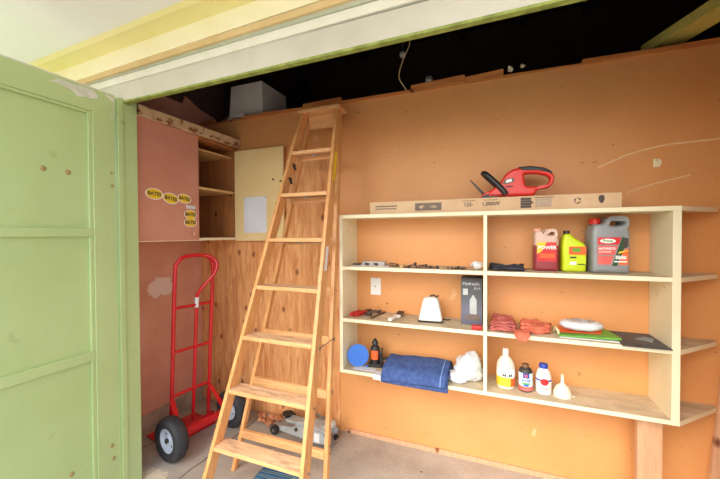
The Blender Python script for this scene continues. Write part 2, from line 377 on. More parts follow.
def text(s, size, plane='XZ', at=(0, 0, 0), depth=.0006, align='CENTER', rot=0, bold=0, sx=1):
    cu = bpy.data.curves.new('txt', 'FONT'); cu.body = s; cu.size = size; cu.align_x = align; cu.align_y = 'CENTER'
    cu.extrude = depth/2; cu.offset = bold; cu.resolution_u = 2
    o = bpy.data.objects.new('txt', cu); C.objects.link(o)
    dg = bpy.context.evaluated_depsgraph_get(); me = bpy.data.meshes.new_from_object(o.evaluated_get(dg))
    bm = BM(); bm.from_mesh(me); bpy.data.objects.remove(o); bpy.data.meshes.remove(me)
    bm.transform(Matrix.Rotation(rot, 4, 'Z') @ Matrix.Diagonal((sx, 1, 1, 1)))
    Mx = {'XZ': Matrix(((1, 0, 0), (0, 0, -1), (0, 1, 0))), 'YZ': Matrix(((0, 0, 1), (1, 0, 0), (0, 1, 0)))}[plane]
    bm.transform(Matrix.Translation(at) @ Mx.to_4x4()); return bm

def rect(bm, x0, x1, z0, z1, y, t=.0008, plane='XZ'):
    if plane == 'XZ': box(bm, (x0, y-t, z0), (x1, y, z1))
    else: box(bm, (y, x0, z0), (y+t, x1, z1))
    return bm

def disp(bm, amp, scale, seed=0, floor=None):
    for v in bm.verts:
        q = v.co*scale+Vector((seed*3.1, seed*1.7, seed))
        v.co += Vector((noise.noise(q), noise.noise(q+Vector((9, 2, 5))), noise.noise(q+Vector((1, 7, 3)))))*amp
        if floor is not None and v.co.z < floor: v.co.z = floor
    return bm

def obj(name, bm, m, parent=None, bev=0, smooth=None, world=False, sub=0):
    if world and parent is not None:
        off = Vector((0, 0, 0)); p = parent
        while p: off += Vector(p.location); p = p.parent
        bm.transform(Matrix.Translation(-off))
    bmesh.ops.recalc_face_normals(bm, faces=bm.faces)
    me = bpy.data.meshes.new(name); bm.to_mesh(me); bm.free()
    o = bpy.data.objects.new(name, me); C.objects.link(o)
    for mm in (m if isinstance(m, (list, tuple)) else [m]): me.materials.append(M[mm] if isinstance(mm, str) else mm)
    if parent is not None: o.parent = parent
    if smooth:
        for p in me.polygons: p.use_smooth = True
        me.set_sharp_from_angle(angle=R(smooth))
    if bev:
        b = o.modifiers.new('Bevel', 'BEVEL'); b.width = bev; b.segments = 2; b.limit_method = 'ANGLE'; b.angle_limit = R(40)
    if sub:
        s = o.modifiers.new('Subdivision', 'SUBSURF'); s.levels = sub; s.render_levels = sub
    return o

def struct(name, bm, m, parent=None, **k):
    o = obj(name, bm, m, parent, **k)
    if parent is None: o['kind'] = 'structure'
    return o

def tag(o, label, cat, group=None, kind=None):
    o['label'] = label; o['category'] = cat
    if group: o['group'] = group
    if kind: o['kind'] = kind
    return o

def thing(name, label, cat, loc=(0, 0, 0), rz=0, group=None):
    o = bpy.data.objects.new(name, None); C.objects.link(o); o.empty_display_size = .05
    o.location = loc; o.rotation_euler = (0, 0, rz); return tag(o, label, cat, group)

def dup(root, loc, rz, label, scale=None):
    r = root.copy(); C.objects.link(r); r.location = loc; r.rotation_euler = (0, 0, rz); r['label'] = label
    if scale: r.scale = scale
    for ch in list(root.children):
        c = ch.copy(); C.objects.link(c); c.parent = r
        for g in list(ch.children):
            d = g.copy(); C.objects.link(d); d.parent = c
    return r

# ------------------------------------------------------------------ the shed
XC, D = -2.23, 2.10           # left wall, back wall
XL, XR, S = -.874, .747, 1.858  # shelf unit: left, right, front
T = .021; Z1, Z2, Z3, Z4 = 1.4665, 1.157, .843, .532
FX, FY0, FY1 = -1.80, 1.175, 1.262   # left jamb
WR = 1.14; WL = 2.2

struct('floor', box(BM(), (-2.6, 1.12, -.12), (WL+.1, 3.9, 0)), 'concrete')
struct('ground', box(BM(), (-9, -9, -.15), (9, 1.118, -.012)), 'drive')
# back wall: stud wall faced with hardboard, a plywood sheet on its lower left
bk = struct('wall_back', box(BM(), (XC, D, 0), (WR, D+.05, 2.235)), 'hardboard')
struct('plywood_panel', box(BM(), (XC+.002, D-.008, .02), (-.985, D, 1.93)), 'plywood', bk)
m = BM()
tube(m, [(.50, D-.001, 1.692), (.56, D-.001, 1.718), (.636, D-.001, 1.749), (.757, D-.001, 1.777), (.87, D-.001, 1.785), (1.0, D-.001, 1.790)], .0042, 6, 5)
tube(m, [(.625, D-.001, 1.552), (.718, D-.001, 1.588), (.872, D-.001, 1.627)], .0032, 6, 5)
struct('scratch', m, 'scratch', bk)
bb = struct('baseboard_back', box(BM(), (-.94, D-.012, 0), (WR, D-.001, .028)), 'post')
# jagged plates on top of the back wall
m = BM(); x = XC
random.seed(3)
while x < WR:
    w = random.uniform(.07, .42); x2 = min(x+w, WR)
    h = random.uniform(.010, .040); y0 = D-random.uniform(.0, .022)
    hexa(m, [(x, y0, 2.232), (x2, y0, 2.236), (x2, D+.09, 2.236), (x, D+.09, 2.232), (x, y0, 2.236+h), (x2, y0, 2.236+h*random.uniform(.4, 1.4)), (x2, D+.09, 2.236+h), (x, D+.09, 2.236+h)])
    x = x2+.001
struct('trim_1', m, 'plate')
# left wall, pink, on a concrete kerb; torn top edge
m = BM(); prism(m, [(1.262, .115), (3.85, .115), (3.85, 2.50), (2.5, 2.50), (2.30, 2.32), (2.24, 2.35), (2.10, 2.37), (1.955, 2.43), (1.93, 2.36), (1.85, 2.36), (1.262, 2.36)], XC-.02, XC, 'YZ'); struct('wall_left', m, 'pinkwall')
struct('trim_2', box(BM(), (XC-.03, 1.28, 0), (XC+.004, D-.001, .115)), 'footing')
struct('wall_left_outer', box(BM(), (XC-.08, 1.275, 0), (XC-.03, 3.85, 3.6)), 'dark_wood')
struct('wall_right', box(BM(), (WR, FY1+.001, 0), (WR+.05, D+.05, 2.262)), 'hardboard')  # out of view; pulled in close to shade the right end
struct('wall_right_outer', box(BM(), (WL, 1.19, 0), (WL+.05, 3.85, 3.7)), 'dark_wood')
struct('wall_front_left', box(BM(), (-3.2, 1.20, 0), (FX-.14, FY1, 2.06)), 'green')
# front wall and header above the opening (dark inside)
struct('wall_front_right', box(BM(), (.74, 1.19, 0), (3.0, FY1, 2.05)), 'green')  # unseen; edge brought inward to block daylight from the right side
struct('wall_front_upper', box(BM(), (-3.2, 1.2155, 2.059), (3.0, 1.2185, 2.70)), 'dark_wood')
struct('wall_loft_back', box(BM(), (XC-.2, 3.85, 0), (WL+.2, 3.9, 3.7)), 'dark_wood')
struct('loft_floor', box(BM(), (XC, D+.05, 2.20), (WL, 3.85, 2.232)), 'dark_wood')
# roof
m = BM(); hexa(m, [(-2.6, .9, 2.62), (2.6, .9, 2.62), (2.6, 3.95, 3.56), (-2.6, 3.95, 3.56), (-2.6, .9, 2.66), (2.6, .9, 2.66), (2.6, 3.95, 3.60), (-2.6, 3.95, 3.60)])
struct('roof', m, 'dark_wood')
m = BM()
raf = None
for k in range(7):
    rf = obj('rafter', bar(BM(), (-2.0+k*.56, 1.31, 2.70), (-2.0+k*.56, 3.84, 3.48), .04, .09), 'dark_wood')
    tag(rf, 'dark roof rafters in the unlit loft above the back wall', 'rafter', 'dark roof rafters in the loft')
rr = obj('loft_brace', BM(), 'rafter')
bpy.data.objects.remove(rr)
m = BM(); bar(m, (.775, 2.26, 2.318), (1.18, 1.25, 2.318), .115, .05); rb = obj('plank', m, 'rafter')
tag(rb, 'yellow-green beam running overhead at the top right corner of the shed', 'beam')

# ---- door jamb
m = BM(); box(m, (FX-.14, FY0, 0), (FX, FY1+.004, 2.062)); struct('door_frame_jamb', m, 'green')
struct('door_frame_stop', box(BM(), (FX-.01, FY0-.012, 0), (FX+.006, FY0+.016, 2.058)), 'green', bpy.data.objects['door_frame_jamb'], bev=.002)
# ---- open green door, swung to stand square to the opening
dr = bpy.data.objects.new('door_1', None); C.objects.link(dr); dr.location = (FX, FY0-.02, 0); dr['kind'] = 'structure'
yh, yn = 1.152, .22; ztop = 2.063
def dbox(x0, y0, z0, x1, y1, z1): return box(BM(), (x0, y0, z0), (x1, y1, z1))
def dp(name, bm, mt, bev=.003): return obj(name, bm, mt, dr, bev=bev, world=True)
dp('panel_sheet', dbox(FX-.045, yn+.01, .02, FX-.016, yh-.01, ztop-.02), 'green', 0)
dp('stile', dbox(FX-.05, 1.048, .015, FX, yh, ztop), 'green')
dp('stile', dbox(FX-.05, yn, .015, FX, yn+.11, ztop), 'green')
dp('top_rail', dbox(FX-.05, yn+.11, ztop-.115, FX, 1.048, ztop), 'green')
dp('middle_rail', dbox(FX-.03, yn+.11, 1.345, FX-.001, 1.048, 1.384), 'green')
dp('lower_rail', dbox(FX-.03, yn+.11, .745, FX-.001, 1.048, .790), 'green')
dp('bottom_rail', dbox(FX-.05, yn+.11, .015, FX, 1.048, .16), 'green')
m = BM(); prism(m, [(1.048, .16), (1.030, .16), (1.030, 1.948), (1.048, 1.948)], FX-.016, FX-.004, 'YZ'); dp('panel_bead', m, 'green', .003)
m = BM(); prism(m, [(yn+.11, 1.948), (1.03, 1.948), (1.03, 1.934), (yn+.11, 1.934)], FX-.016, FX-.004, 'YZ'); dp('panel_bead', m, 'green', .003)
for (y, z, r) in ((.859, 1.642, .011), (.951, 1.640, .011), (1.129, 1.665, .007), (1.133, 1.60, .008), (1.113, .283, .010), (1.119, .216, .010), (.945, .246, .010)):
    m = BM(); lathe(m, [(r*1.1, 0), (r, .002), (r*.6, .005), (0, .006)], 12, (FX if y > 1.04 else FX-.016, y, z), M4=Matrix.Rotation(R(90), 4, 'Y'))
    dp('bolt_head', m, 'bolt', 0)
# chipped places on the top rail near the hinge side
def patch(poly, x, mt, name='chipped_paint', par=dr):
    m = BM(); prism(m, poly, x, x+.0012, 'YZ'); return obj(name, m, mt, par, world=True)
patch(rounded([(.872, 2.022), (.92, 2.050), (.96, 2.044), (1.0, 2.050), (1.05, 2.050), (1.07, 2.038), (1.075, 2.020), (1.05, 2.006), (1.02, 2.008), (.99, 1.994), (.965, 2.016), (.93, 2.020), (.90, 2.028)], .008), FX, 'whitewear')
patch(rounded([(1.10, 2.057), (1.147, 2.045), (1.150, 2.02), (1.135, 2.03), (1.115, 2.043)], .006), FX, 'whitewear')
patch(rounded([(1.135, 2.012), (1.150, 2.0), (1.150, 1.965), (1.145, 1.972), (1.15, 1.99)], .006), FX, 'whitewear')
patch(rounded([(1.128, 1.955), (1.140, 1.950), (1.142, 1.935), (1.132, 1.94)], .004), FX, 'whitewear')
patch([(yn, ztop-.006), (1.05, ztop-.006), (1.150, ztop-.004), (1.150, ztop), (yn, ztop)], FX, 'whitewear')

# ---- header and eave seen from below
def strip(name, a, b, mt, k=0, x0=-3.4, x1=3.0, th=.02, kind=True):
    """board whose visible face runs a->b in the (y, z) section, extruded along x, rising k per metre"""
    (ya, za), (yb, zb) = a, b; d = Vector((yb-ya, zb-za)).normalized(); n = Vector((-d.y, d.x))
    if n.x < 0 and abs(n.x) > .5: n = -n
    if n.y < 0 and abs(n.y) > .5: n = -n
    m = BM(); f = lambda x, y, z: (x, y, z+k*(x+.9))
    A = [(ya, za), (yb, zb), (yb+n.x*th, zb+n.y*th), (ya+n.x*th, za+n.y*th)]
    hexa(m, [f(x0, *p) for p in A]+[f(x1, *p) for p in A])
    return struct(name, m, mt)
strip('trim_3', (1.219, 2.047), (1.193, 2.047), 'green_edge', .008, th=.010)
strip('trim_4', (1.195, 2.057), (1.195, 2.157), 'header', .008, th=.02)
strip('trim_5', (1.185, 2.157), (1.185, 2.194), 'trimwhite', .018, th=.03)
strip('trim_6', (1.178, 2.194), (1.178, 2.212), 'greygreen', .022, th=.03)
strip('trim_7', (1.165, 2.209), (1.165, 2.236), 'tan', .028, th=.04)
strip('trim_8', (1.160, 2.238), (1.160, 2.322), 'creamtrim', .032, th=.04)
strip('trim_9', (1.163, 2.323), (1.072, 2.325), 'yellow', .035, th=.02)
strip('trim_10', (1.070, 2.322), (1.052, 2.334), 'yellow', .038, th=.02)
strip('ceiling_eave', (1.06, 2.338), (.12, 2.40), 'soffit', .038, th=.03)
strip('trim_11', (.12, 2.43), (.10, 2.34), 'soffit', .038, th=.03)

# ---- leaning piece at the far right
m = BM(); bar(m, (.925, 2.02, 0), (1.03, 2.083, .95), .02, .045, (1, 0, 0)); lb = obj('stick', m, 'post')
tag(lb, 'narrow brown board leaning on the back wall at the right edge', 'board')

# ------------------------------------------------------------------ wall cabinet on the left wall
CX = -1.85; ZB, ZTp = 1.312, 2.015
cab = thing('wall_cabinet', 'pink wall cabinet with yellow stickers hung in the left corner', 'cabinet', (XC, 1.7, ZB))
def cp(name, bm, mt, par=cab, **k): return obj(name, bm, mt, par, world=True, **k)
cp('base_board', box(BM(), (XC+.001, 1.30, ZB), (CX-.002, D-.012, ZB+.018)), 'cream')
cp('top_board', box(BM(), (XC+.001, 1.30, ZTp-.02), (CX-.002, D-.012, ZTp)), 'cab_inside')
cp('side_panel', box(BM(), (XC+.001, 1.30, ZB+.018), (CX-.002, 1.318, ZTp-.02)), 'pink')
cp('back_panel', box(BM(), (XC+.001, 1.318, ZB+.018), (XC+.012, D-.012, ZTp-.02)), 'cab_inside')
cp('side_lining', box(BM(), (XC+.012, D-.022, ZB+.018), (CX-.002, D-.012, ZTp-.02)), 'cab_inside')
cp('shelf_board', box(BM(), (XC+.012, 1.318, 1.662), (CX-.006, D-.022, 1.678)), 'glue')
cp('shelf_board', box(BM(), (XC+.012, 1.318, 1.936), (CX-.04, D-.022, 1.948)), 'glue')
dpk = cp('door', box(BM(), (CX-.016, 1.30, ZB+.004), (CX, 1.722, ZTp)), 'pink', bev=.002)
dpk['label'] = 'pink cabinet door with yellow oval stickers'
m = BM(); lathe(m, [(.013, 0), (.016, .008), (.019, .016), (.014, .024), (0, .027)], 20, (CX, 1.672, 1.357), M4=Matrix.Rotation(R(90), 4, 'Y')); cp('knob', m, 'pink', dpk, smooth=40)
def sticker(y, z, tilt, w=.052):
    st = []
    for i in range(24):
        t = 2*math.pi*i/24; st.append((math.cos(t)*w*.98, math.sin(t)*w*.56))
    rt = Matrix.Rotation(tilt, 2)
    base = BM(); prism(base, [tuple(rt @ Vector(p)+Vector((y, z))) for p in [(a*1.10, b*1.14) for a, b in st]], CX+.0001, CX+.0006, 'YZ')
    s = cp('sticker_border', base, 'white_lbl', dpk)
    o = BM(); prism(o, [tuple(rt @ Vector(p)+Vector((y, z))) for p in st], CX+.0006, CX+.0011, 'YZ'); 
    s2 = cp('sticker', o, 'sticker_y', dpk); s2['label'] = 'yellow oval sticker with dark lettering'
    cp('sticker_lettering', text('BATES', .030, 'YZ', (CX+.0014, y, z), .0006, rot=tilt, bold=.0011, sx=1.02), 'ink', dpk)
sticker(1.40, 1.592, R(-3)); sticker(1.508, 1.575, R(-9)); sticker(1.607, 1.583, R(-7), .048)
sticker(1.652, 1.484, R(-2), .046); sticker(1.652, 1.432, R(0), .046)
m = BM(); prism(m, [(1.618, 1.522), (1.69, 1.520), (1.69, 1.542), (1.618, 1.544)], CX+.0001, CX+.001, 'YZ'); cp('paper_label', m, 'paper', dpk)
# cream door swung flat against the back wall
cd = cp('door', box(BM(), (CX+.006, D-.046, 1.305), (-1.405, D-.030, 1.985)), 'cream_door', bev=.002)
cd['label'] = 'open cream-painted cabinet door with a sheet of paper'
m = BM(); box(m, (-1.757, D-.0475, 1.365), (-1.552, D-.0465, 1.632)); cp('paper_sheet', m, 'paper', cd)
for p in ((-1.750, 1.624), (-1.560, 1.624)): cp('thumbtack', cyl(BM(), (p[0], D-.050, p[1]), (p[0], D-.0475, p[1]), .004, n=10), 'dark_metal', cd)
for p in ((-1.49, 1.75), (-1.425, 1.735), (-1.46, 1.575)): cp('latch_screw', cyl(BM(), (p[0], D-.056, p[1]), (p[0], D-.046, p[1]), .006, n=10), 'dark_metal', cd)
m = BM(); bar(m, (CX+.018, 1.29, 2.042), (CX+.018, 2.092, 2.048), .030, .060); bt = cp('top_batten', m, 'batten', cab, bev=.003)
bt['label'] = 'batten with flaking tan paint'

# ------------------------------------------------------------------ shelf unit
su = thing('shelf_unit', 'cream painted open shelving unit fixed across the orange back wall', 'shelves', (XL, S, Z4))
def sp_(name, bm, mt, **k): return obj(name, bm, mt, su, world=True, **k)
yb = D-.002
sp_('side_panel', box(BM(), (XL, S, Z4-T), (XL+T, yb, Z1-T)), 'cream', bev=.0015)
sp_('side_panel', box(BM(), (XR-.030, S, Z4-T), (XR, yb, Z1-T)), 'cream', bev=.0015)
XDV = -.044
dv = sp_('divider_panel', box(BM(), (XDV-.009, S-.0012, Z4+.0005), (XDV+.009, yb, Z1-T)), 'cream', bev=.0015)
def board(z, top):
    o = sp_('shelf_board', box(BM(), (XL+T if not top else XL, S, z-T), (XR-.030 if not top else XR, yb, z)), ['cream', 'dusty'], bev=.0015)
    for p in o.data.polygons:
        if p.normal.z > .9: p.material_index = 1
    return o
for z, t in ((Z1, 1), (Z2, 0), (Z3, 0), (Z4, 0)): board(z, t)
for z in (Z1, Z2, Z3, Z4):
    m = BM(); prism(m, [(XR+.0005, S+.001), (XR+.215, yb-.03), (XR+.222, yb), (XR+.0005, yb)], z-T, z, 'XY')
    o = sp_('corner_shelf', m, ['cream', 'dusty'], bev=.001)
    for p in o.data.polygons:
        if p.normal.z > .9: p.material_index = 1
    o['label'] = 'triangular end shelf'
po = obj('wooden_post', box(BM(), (.620, 1.925, 0), (.714, 1.965, Z4-T-.001)), 'post', bev=.003)
tag(po, 'bare wooden stud propping up the right end of the shelf unit', 'post')

# ------------------------------------------------------------------ outlet plate, hook
ot = thing('outlet_plate', 'small white blank outlet plate on the wall inside the second shelf bay', 'outlet', (-.723, D, 1.008))
obj('plate', box(BM(), (-.036, -.006, -.056), (.036, 0, .056)), 'white_plastic', ot, bev=.003)
m = BM(); cyl(m, (0, -.009, 0), (0, -.006, 0), .004, n=10); obj('centre_screw', m, 'dark_metal', ot)
hk = thing('wall_hook', 'small cream hook on the orange wall above the shelf unit, far right', 'hook', (.742, D, 1.695))
obj('back_plate', box(BM(), (-.012, -.004, -.02), (.012, 0, .02)), 'cream', hk, bev=.002)
m = BM(); tube(m, [(0, -.004, .01), (0, -.03, .012), (.004, -.04, -.004), (.002, -.03, -.02)], .004, 8, 4); obj('hook_arm', m, 'cream', hk, smooth=60)

# ------------------------------------------------------------------ loft things
bn = thing('storage_bin', 'pale grey-white plastic bin sitting on the loft edge above the cabinet', 'bin', (-1.83, 2.34, 2.275))
m = BM()
def ringbox(m, x, y, z): return [m.verts.new(p) for p in ((-x, -y, z), (x, -y, z), (x, y, z), (-x, y, z))]
a = ringbox(m, .165, .175, 0); b = ringbox(m, .150, .165, .27); c = ringbox(m, .142, .157, .27); d = ringbox(m, .155, .165, .01)
for p, q in ((a, b), (b, c), (c, d)):
    for i in range(4): m.faces.new((p[i], p[(i+1) % 4], q[(i+1) % 4], q[i]))
m.faces.new(a[::-1]); m.faces.new(d)
bdy = obj('bin_body', m, 'bin', bn, bev=.006)
m = BM(); 
for s in (-1, 1): box(m, (s*.168-.008, -.178, 0), (s*.168+.008, .178, .014))
box(m, (-.176, -.186, 0), (.176, -.172, .014)); box(m, (-.176, .172, 0), (.176, .186, .014))
obj('bin_rim', m, 'bin', bn, bev=.003)
m = BM(); disp(box(m, (-.11, -.205, 0), (.02, -.187, .03)), .004, 20); obj('loose_lid', m, 'bin', bn, bev=.003)
m = BM(); lathe(m, [(.0, 0), (.022, .006), (.03, .03), (.024, .055), (.012, .07), (.012, .09), (0, .09)], 18, (0, 0, 0))
bulb = obj('bulb_glass', m, 'glass', None, smooth=50)
bpy.data.objects.remove(bulb)
lb1 = thing('light_bulb', 'bare round light bulb hanging in the dark loft beside the dangling cord', 'light bulb', (-.545, 2.12, 2.49))
m = BM(); lathe(m, [(0, -.022), (.012, -.018), (.020, -.006), (.021, .004), (.015, .016), (.010, .024), (0, .024)], 20); obj('glass', m, 'glass', lb1, smooth=60)
m = BM(); cyl(m, (0, 0, .022), (0, 0, .30), .009, n=12); obj('socket_stem', m, 'dark_metal', lb1)
jr = thing('glass_jar', 'clear glass jar standing at the front of the dark loft right of the cord', 'jar', (-.385, 2.16, 2.268))
m = BM(); lathe(m, [(.024, 0), (.027, .01), (.027, .055), (.020, .064), (.020, .07), (.016, .07), (.017, .062), (.022, .052), (.022, .012), (0, .012)], 20); obj('glass', m, 'glass', jr, smooth=50)
m = BM(); box(m, (-.014, -.029, .014), (.016, -.0265, .045)); obj('paper_tag', m, 'paper', jr)
m = BM(); tube(m, [(-.50, 2.06, 2.62), (-.485, 2.06, 2.52), (-.53, 2.06, 2.42), (-.555, 2.07, 2.33), (-.52, 2.085, 2.262), (-.515, 2.09, 2.25)], .0035, 8, 6)
tag(obj('hanging_cord', m, 'cord', smooth=60), 'thin pale cord dangling from the loft onto the top of the wall', 'cord')
for k, (x, lab) in enumerate(((.08, 'small pale scrap on the wall top above the red trimmer'), (.145, 'right hand tiny pale scrap on the wall top'))):
    m = BM(); bmesh.ops.create_icosphere(m, subdivisions=2, radius=.014); disp(m, .014, 60, k+2); m.transform(Matrix.Translation((x, D+.01, 2.285)))
    tag(obj('debris_scrap', m, 'cream', smooth=30), lab, 'debris')

# ------------------------------------------------------------------ stepladder
ld = thing('stepladder', 'tall varnished wooden stepladder standing half folded against the back wall', 'ladder', (-1.08, 1.4, 0))
def lp(name, bm, mt, par=ld, **k): return obj(name, bm, mt, par, world=True, **k)
fy = lambda z: 1.235+.30*z
xl = lambda z: -1.382+.109*z
xr = lambda z: -.792-.044*z
ry = lambda z: 1.505+.205*z
rxl = lambda z: -1.40+.125*z
rxr = lambda z: -.79-.05*z
ZC = 2.12
def rail(x0f, yf, w, d, z1, side):
    m = BM(); P = []
    for z in (0, z1):
        x = x0f(z); y = yf(z)
        xs = (x, x+w) if side > 0 else (x-w, x)
        P += [(xs[0], y, z), (xs[1], y, z), (xs[1], y+d, z), (xs[0], y+d, z)]
    return hexa(m, P)
rl = lp('front_rail', rail(xl, fy, .021, .068, ZC, 1), 'ladder', bev=.002)
r2 = lp('front_rail', rail(xr, fy, .021, .068, ZC, -1), 'ladder', bev=.002)
lp('rear_rail', rail(rxl, ry, .022, .032, ZC-.06, 1), 'ladder', bev=.002)
lp('rear_rail', rail(rxr, ry, .022, .032, ZC-.06, -1), 'ladder', bev=.002)
for i in range(1, 8):
    z = .266*i; a, b = xl(z)+.021, xr(z)-.021
    m = BM(); box(m, (a, fy(z)-.003, z-.021), (b, fy(z)+.088, z))
    st = lp('step', m, ['ladder_x', 'step_top'], bev=.0015)
    for p in st.data.polygons:
        if p.normal.z > .9: p.material_index = 1
    m = BM(); tube(m, [(a, fy(z)+.042, z-.025), (b, fy(z)+.042, z-.025)], .002, 8)
    mid = (a+b)/2; box(m, (mid-.012, fy(z)+.034, z-.030), (mid+.012, fy(z)+.050, z-.0212)); lp('brace_rod', m, 'steel', st)
for z in (.20, .49, .765, 1.03, 1.31, 1.566, 1.84):
    a, b = rxl(z)+.022, rxr(z)-.022
    lp('rear_crossbar', box(BM(), (a, ry(z)-.002, z-.022), (b, ry(z)+.020, z+.022)), 'ladder_x', bev=.002)
    if z < 1.1:
        m = BM(); tube(m, [(a-.026, ry(z)+.026, z), (b+.026, ry(z)+.026, z)], .003, 8); lp('tie_rod', m, 'dark_metal')
cap = lp('top_cap', box(BM(), (xl(ZC)-.016, fy(ZC)-.004, ZC+.0005), (xr(ZC)+.008, ry(ZC)+.055, ZC+.022)), 'ladder_x', bev=.002)
lp('cap_apron', box(BM(), (xl(ZC)+.021, fy(ZC)+.072, ZC-.085), (xr(ZC)-.021, fy(ZC)+.090, ZC)), 'ladder_x', bev=.002)
for z in (1.79, 1.70):
    m = BM(); x = xl(z)+.0215; bar(m, (x+.003, fy(z)+.03, z), (x+.003, fy(z)+.06, z-.035), .005, .016, (1, 0, 0)); cyl(m, (x, fy(z)+.05, z-.01), (x+.009, fy(z)+.05, z-.01), .009, n=12)
    lp('spreader_bracket', m, 'dark_metal')
m = BM(); hexa(m, [(xr(1.66)+.0008, fy(1.66)+.016, 1.66), (xr(1.66)+.0018, fy(1.66)+.016, 1.66), (xr(1.66)+.0018, fy(1.66)+.048, 1.66), (xr(1.66)+.0008, fy(1.66)+.048, 1.66),
    (xr(1.84)+.0008, fy(1.84)+.016, 1.84), (xr(1.84)+.0018, fy(1.84)+.016, 1.84), (xr(1.84)+.0018, fy(1.84)+.048, 1.84), (xr(1.84)+.0008, fy(1.84)+.048, 1.84)])
lp('warning_sticker', m, 'sticker_y')['label'] = 'yellow worn warning sticker'
m = BM(); z0, z1 = 1.155, 1.285
hexa(m, [(xr(z0)+.0008, fy(z0)+.02, z0), (xr(z0)+.0018, fy(z0)+.02, z0), (xr(z0)+.0018, fy(z0)+.045, z0), (xr(z0)+.0008, fy(z0)+.045, z0),
    (xr(z1)+.0008, fy(z1)+.02, z1), (xr(z1)+.0018, fy(z1)+.02, z1), (xr(z1)+.0018, fy(z1)+.045, z1), (xr(z1)+.0008, fy(z1)+.045, z1)])
lp('paper_sticker', m, 'paper')['label'] = 'torn white sticker'
for z in (.532, .798, .266):
    for x in (xr(z)+.001,):
        m = BM(); cyl(m, (x-.001, fy(z)+.04, z-.03), (x+.004, fy(z)+.04, z-.03), .007, n=12); lp('bolt', m, 'steel')
    m = BM(); cyl(m, (rxr(z), ry(z)+.018, z-.03), (rxr(z)+.006, ry(z)+.018, z-.03), .007, n=12); lp('bolt', m, 'steel')
m = BM(); tube(m, [(xr(.77)+.004, fy(.77)+.04, .772), (rxr(.77)+.004, ry(.77)+.01, .775)], .0025, 8); lp('wire_link', m, 'steel')

# ------------------------------------------------------------------ hand truck
ht = thing('hand_truck', 'red tubular steel hand truck with two black tyres beside the pink wall', 'hand truck', (-1.759, 1.658, 0), R(-10.3))
hw = .132
lx = lambda z: -.160+.082*(z/1.2)
m = BM(); P = [(lx(.05), -hw, .05), (lx(.6), -hw, .6), (lx(1.10), -hw, 1.10), (lx(1.17), -hw+.012, 1.17), (lx(1.205), -hw+.045, 1.205), (lx(1.215), -hw+.09, 1.215), (lx(1.215), hw-.09, 1.215), (lx(1.205), hw-.045, 1.205), (lx(1.17), hw-.012, 1.17), (lx(1.10), hw, 1.10), (lx(.6), hw, .6), (lx(.05), hw, .05)]
tube(m, P, .0125, 14, 4); obj('frame_loop', m, 'red_paint', ht, smooth=60)
for z in (.885, .60, .315):
    m = BM(); tube(m, [(lx(z), -hw, z), (lx(z), hw, z)], .010, 12); obj('rung', m, 'red_paint', ht, smooth=60)
m = BM(); tube(m, [(lx(.03)-.004, .02, .03), (lx(.5)-.002, .02, .5), (lx(.90), .02, .90), (lx(.96)+.008, .022, .96), (lx(1.02)+.035, .055, 1.02), (lx(1.09)+.06, .105, 1.09), (lx(1.15)+.055, .125, 1.15), (lx(1.20)+.03, .108, 1.195), (lx(1.215)+.004, .07, 1.214)], .0115, 12, 5)
hb = obj('handle_bar', m, 'red_paint', ht, smooth=60)
m = BM(); tube(m, [(lx(.87), .02, .868), (lx(.935)+.002, .0203, .935)], .0128, 12); obj('tape_wrap', m, 'paper', hb, smooth=60)
m = BM(); box(m, (-.385, -.175, .004), (-.125, .175, .012)); box(m, (-.137, -.16, .012), (-.128, .16, .10)); 
obj('toe_plate', m, 'red_paint', ht, bev=.003)
m = BM(); tube(m, [(0, -.235, .128), (0, .235, .128)], .010, 14); obj('axle', m, 'steel', ht, smooth=60)
m = BM(); box(m, (-.018, -.165, .110), (.016, .165, .150)); obj('axle_housing', m, 'red_paint', ht, bev=.004)
for s in (-1, 1):
    m = BM(); bar(m, (lx(.30), s*hw, .30), (.005, s*.16, .135), .006, .030, (0, 1, 0)); bar(m, (lx(.08), s*hw, .07), (.0, s*.16, .13), .006, .026, (0, 1, 0)); obj('wheel_bracket', m, 'red_paint', ht, bev=.001)
    w = obj('tyre', lathe(BM(), [(.070, -.030), (.095, -.040), (.118, -.038), (.128, -.024), (.130, 0), (.128, .024), (.118, .038), (.095, .040), (.070, .030), (.070, -.030)], 40, (0, s*.213, .130), M4=Matrix.Rotation(R(90), 4, 'X')), 'rubber', ht, smooth=50)
    q = lathe(BM(), [(0, -.020), (.022, -.024), (.026, -.016), (.056, -.014), (.066, -.030), (.071, -.031), (.071, .031), (.066, .030), (.056, .014), (.026, .016), (.022, .024), (0, .020)], 32, (0, s*.213, .130), M4=Matrix.Rotation(R(90), 4, 'X'))
    h = obj('wheel_hub', q, 'hub', w, smooth=35)
    m = BM(); cyl(m, (0, s*.213-.034, .130), (0, s*.213+.034, .130), .013, n=6)
    for k in range(4):
        t = R(45+90*k); c_ = (math.cos(t)*.042, math.sin(t)*.042+.130)
        cyl(m, (c_[0], s*.213-.017, c_[1]), (c_[0], s*.213+.017, c_[1]), .006, n=8)
    obj('hub_nut', m, 'dark_metal', w)
    m = BM(); box(m, (-.048, s*.213-.0165, .095), (-.020, s*.213-.0145, .106)); obj('hub_label', m, 'grn_lbl', w)

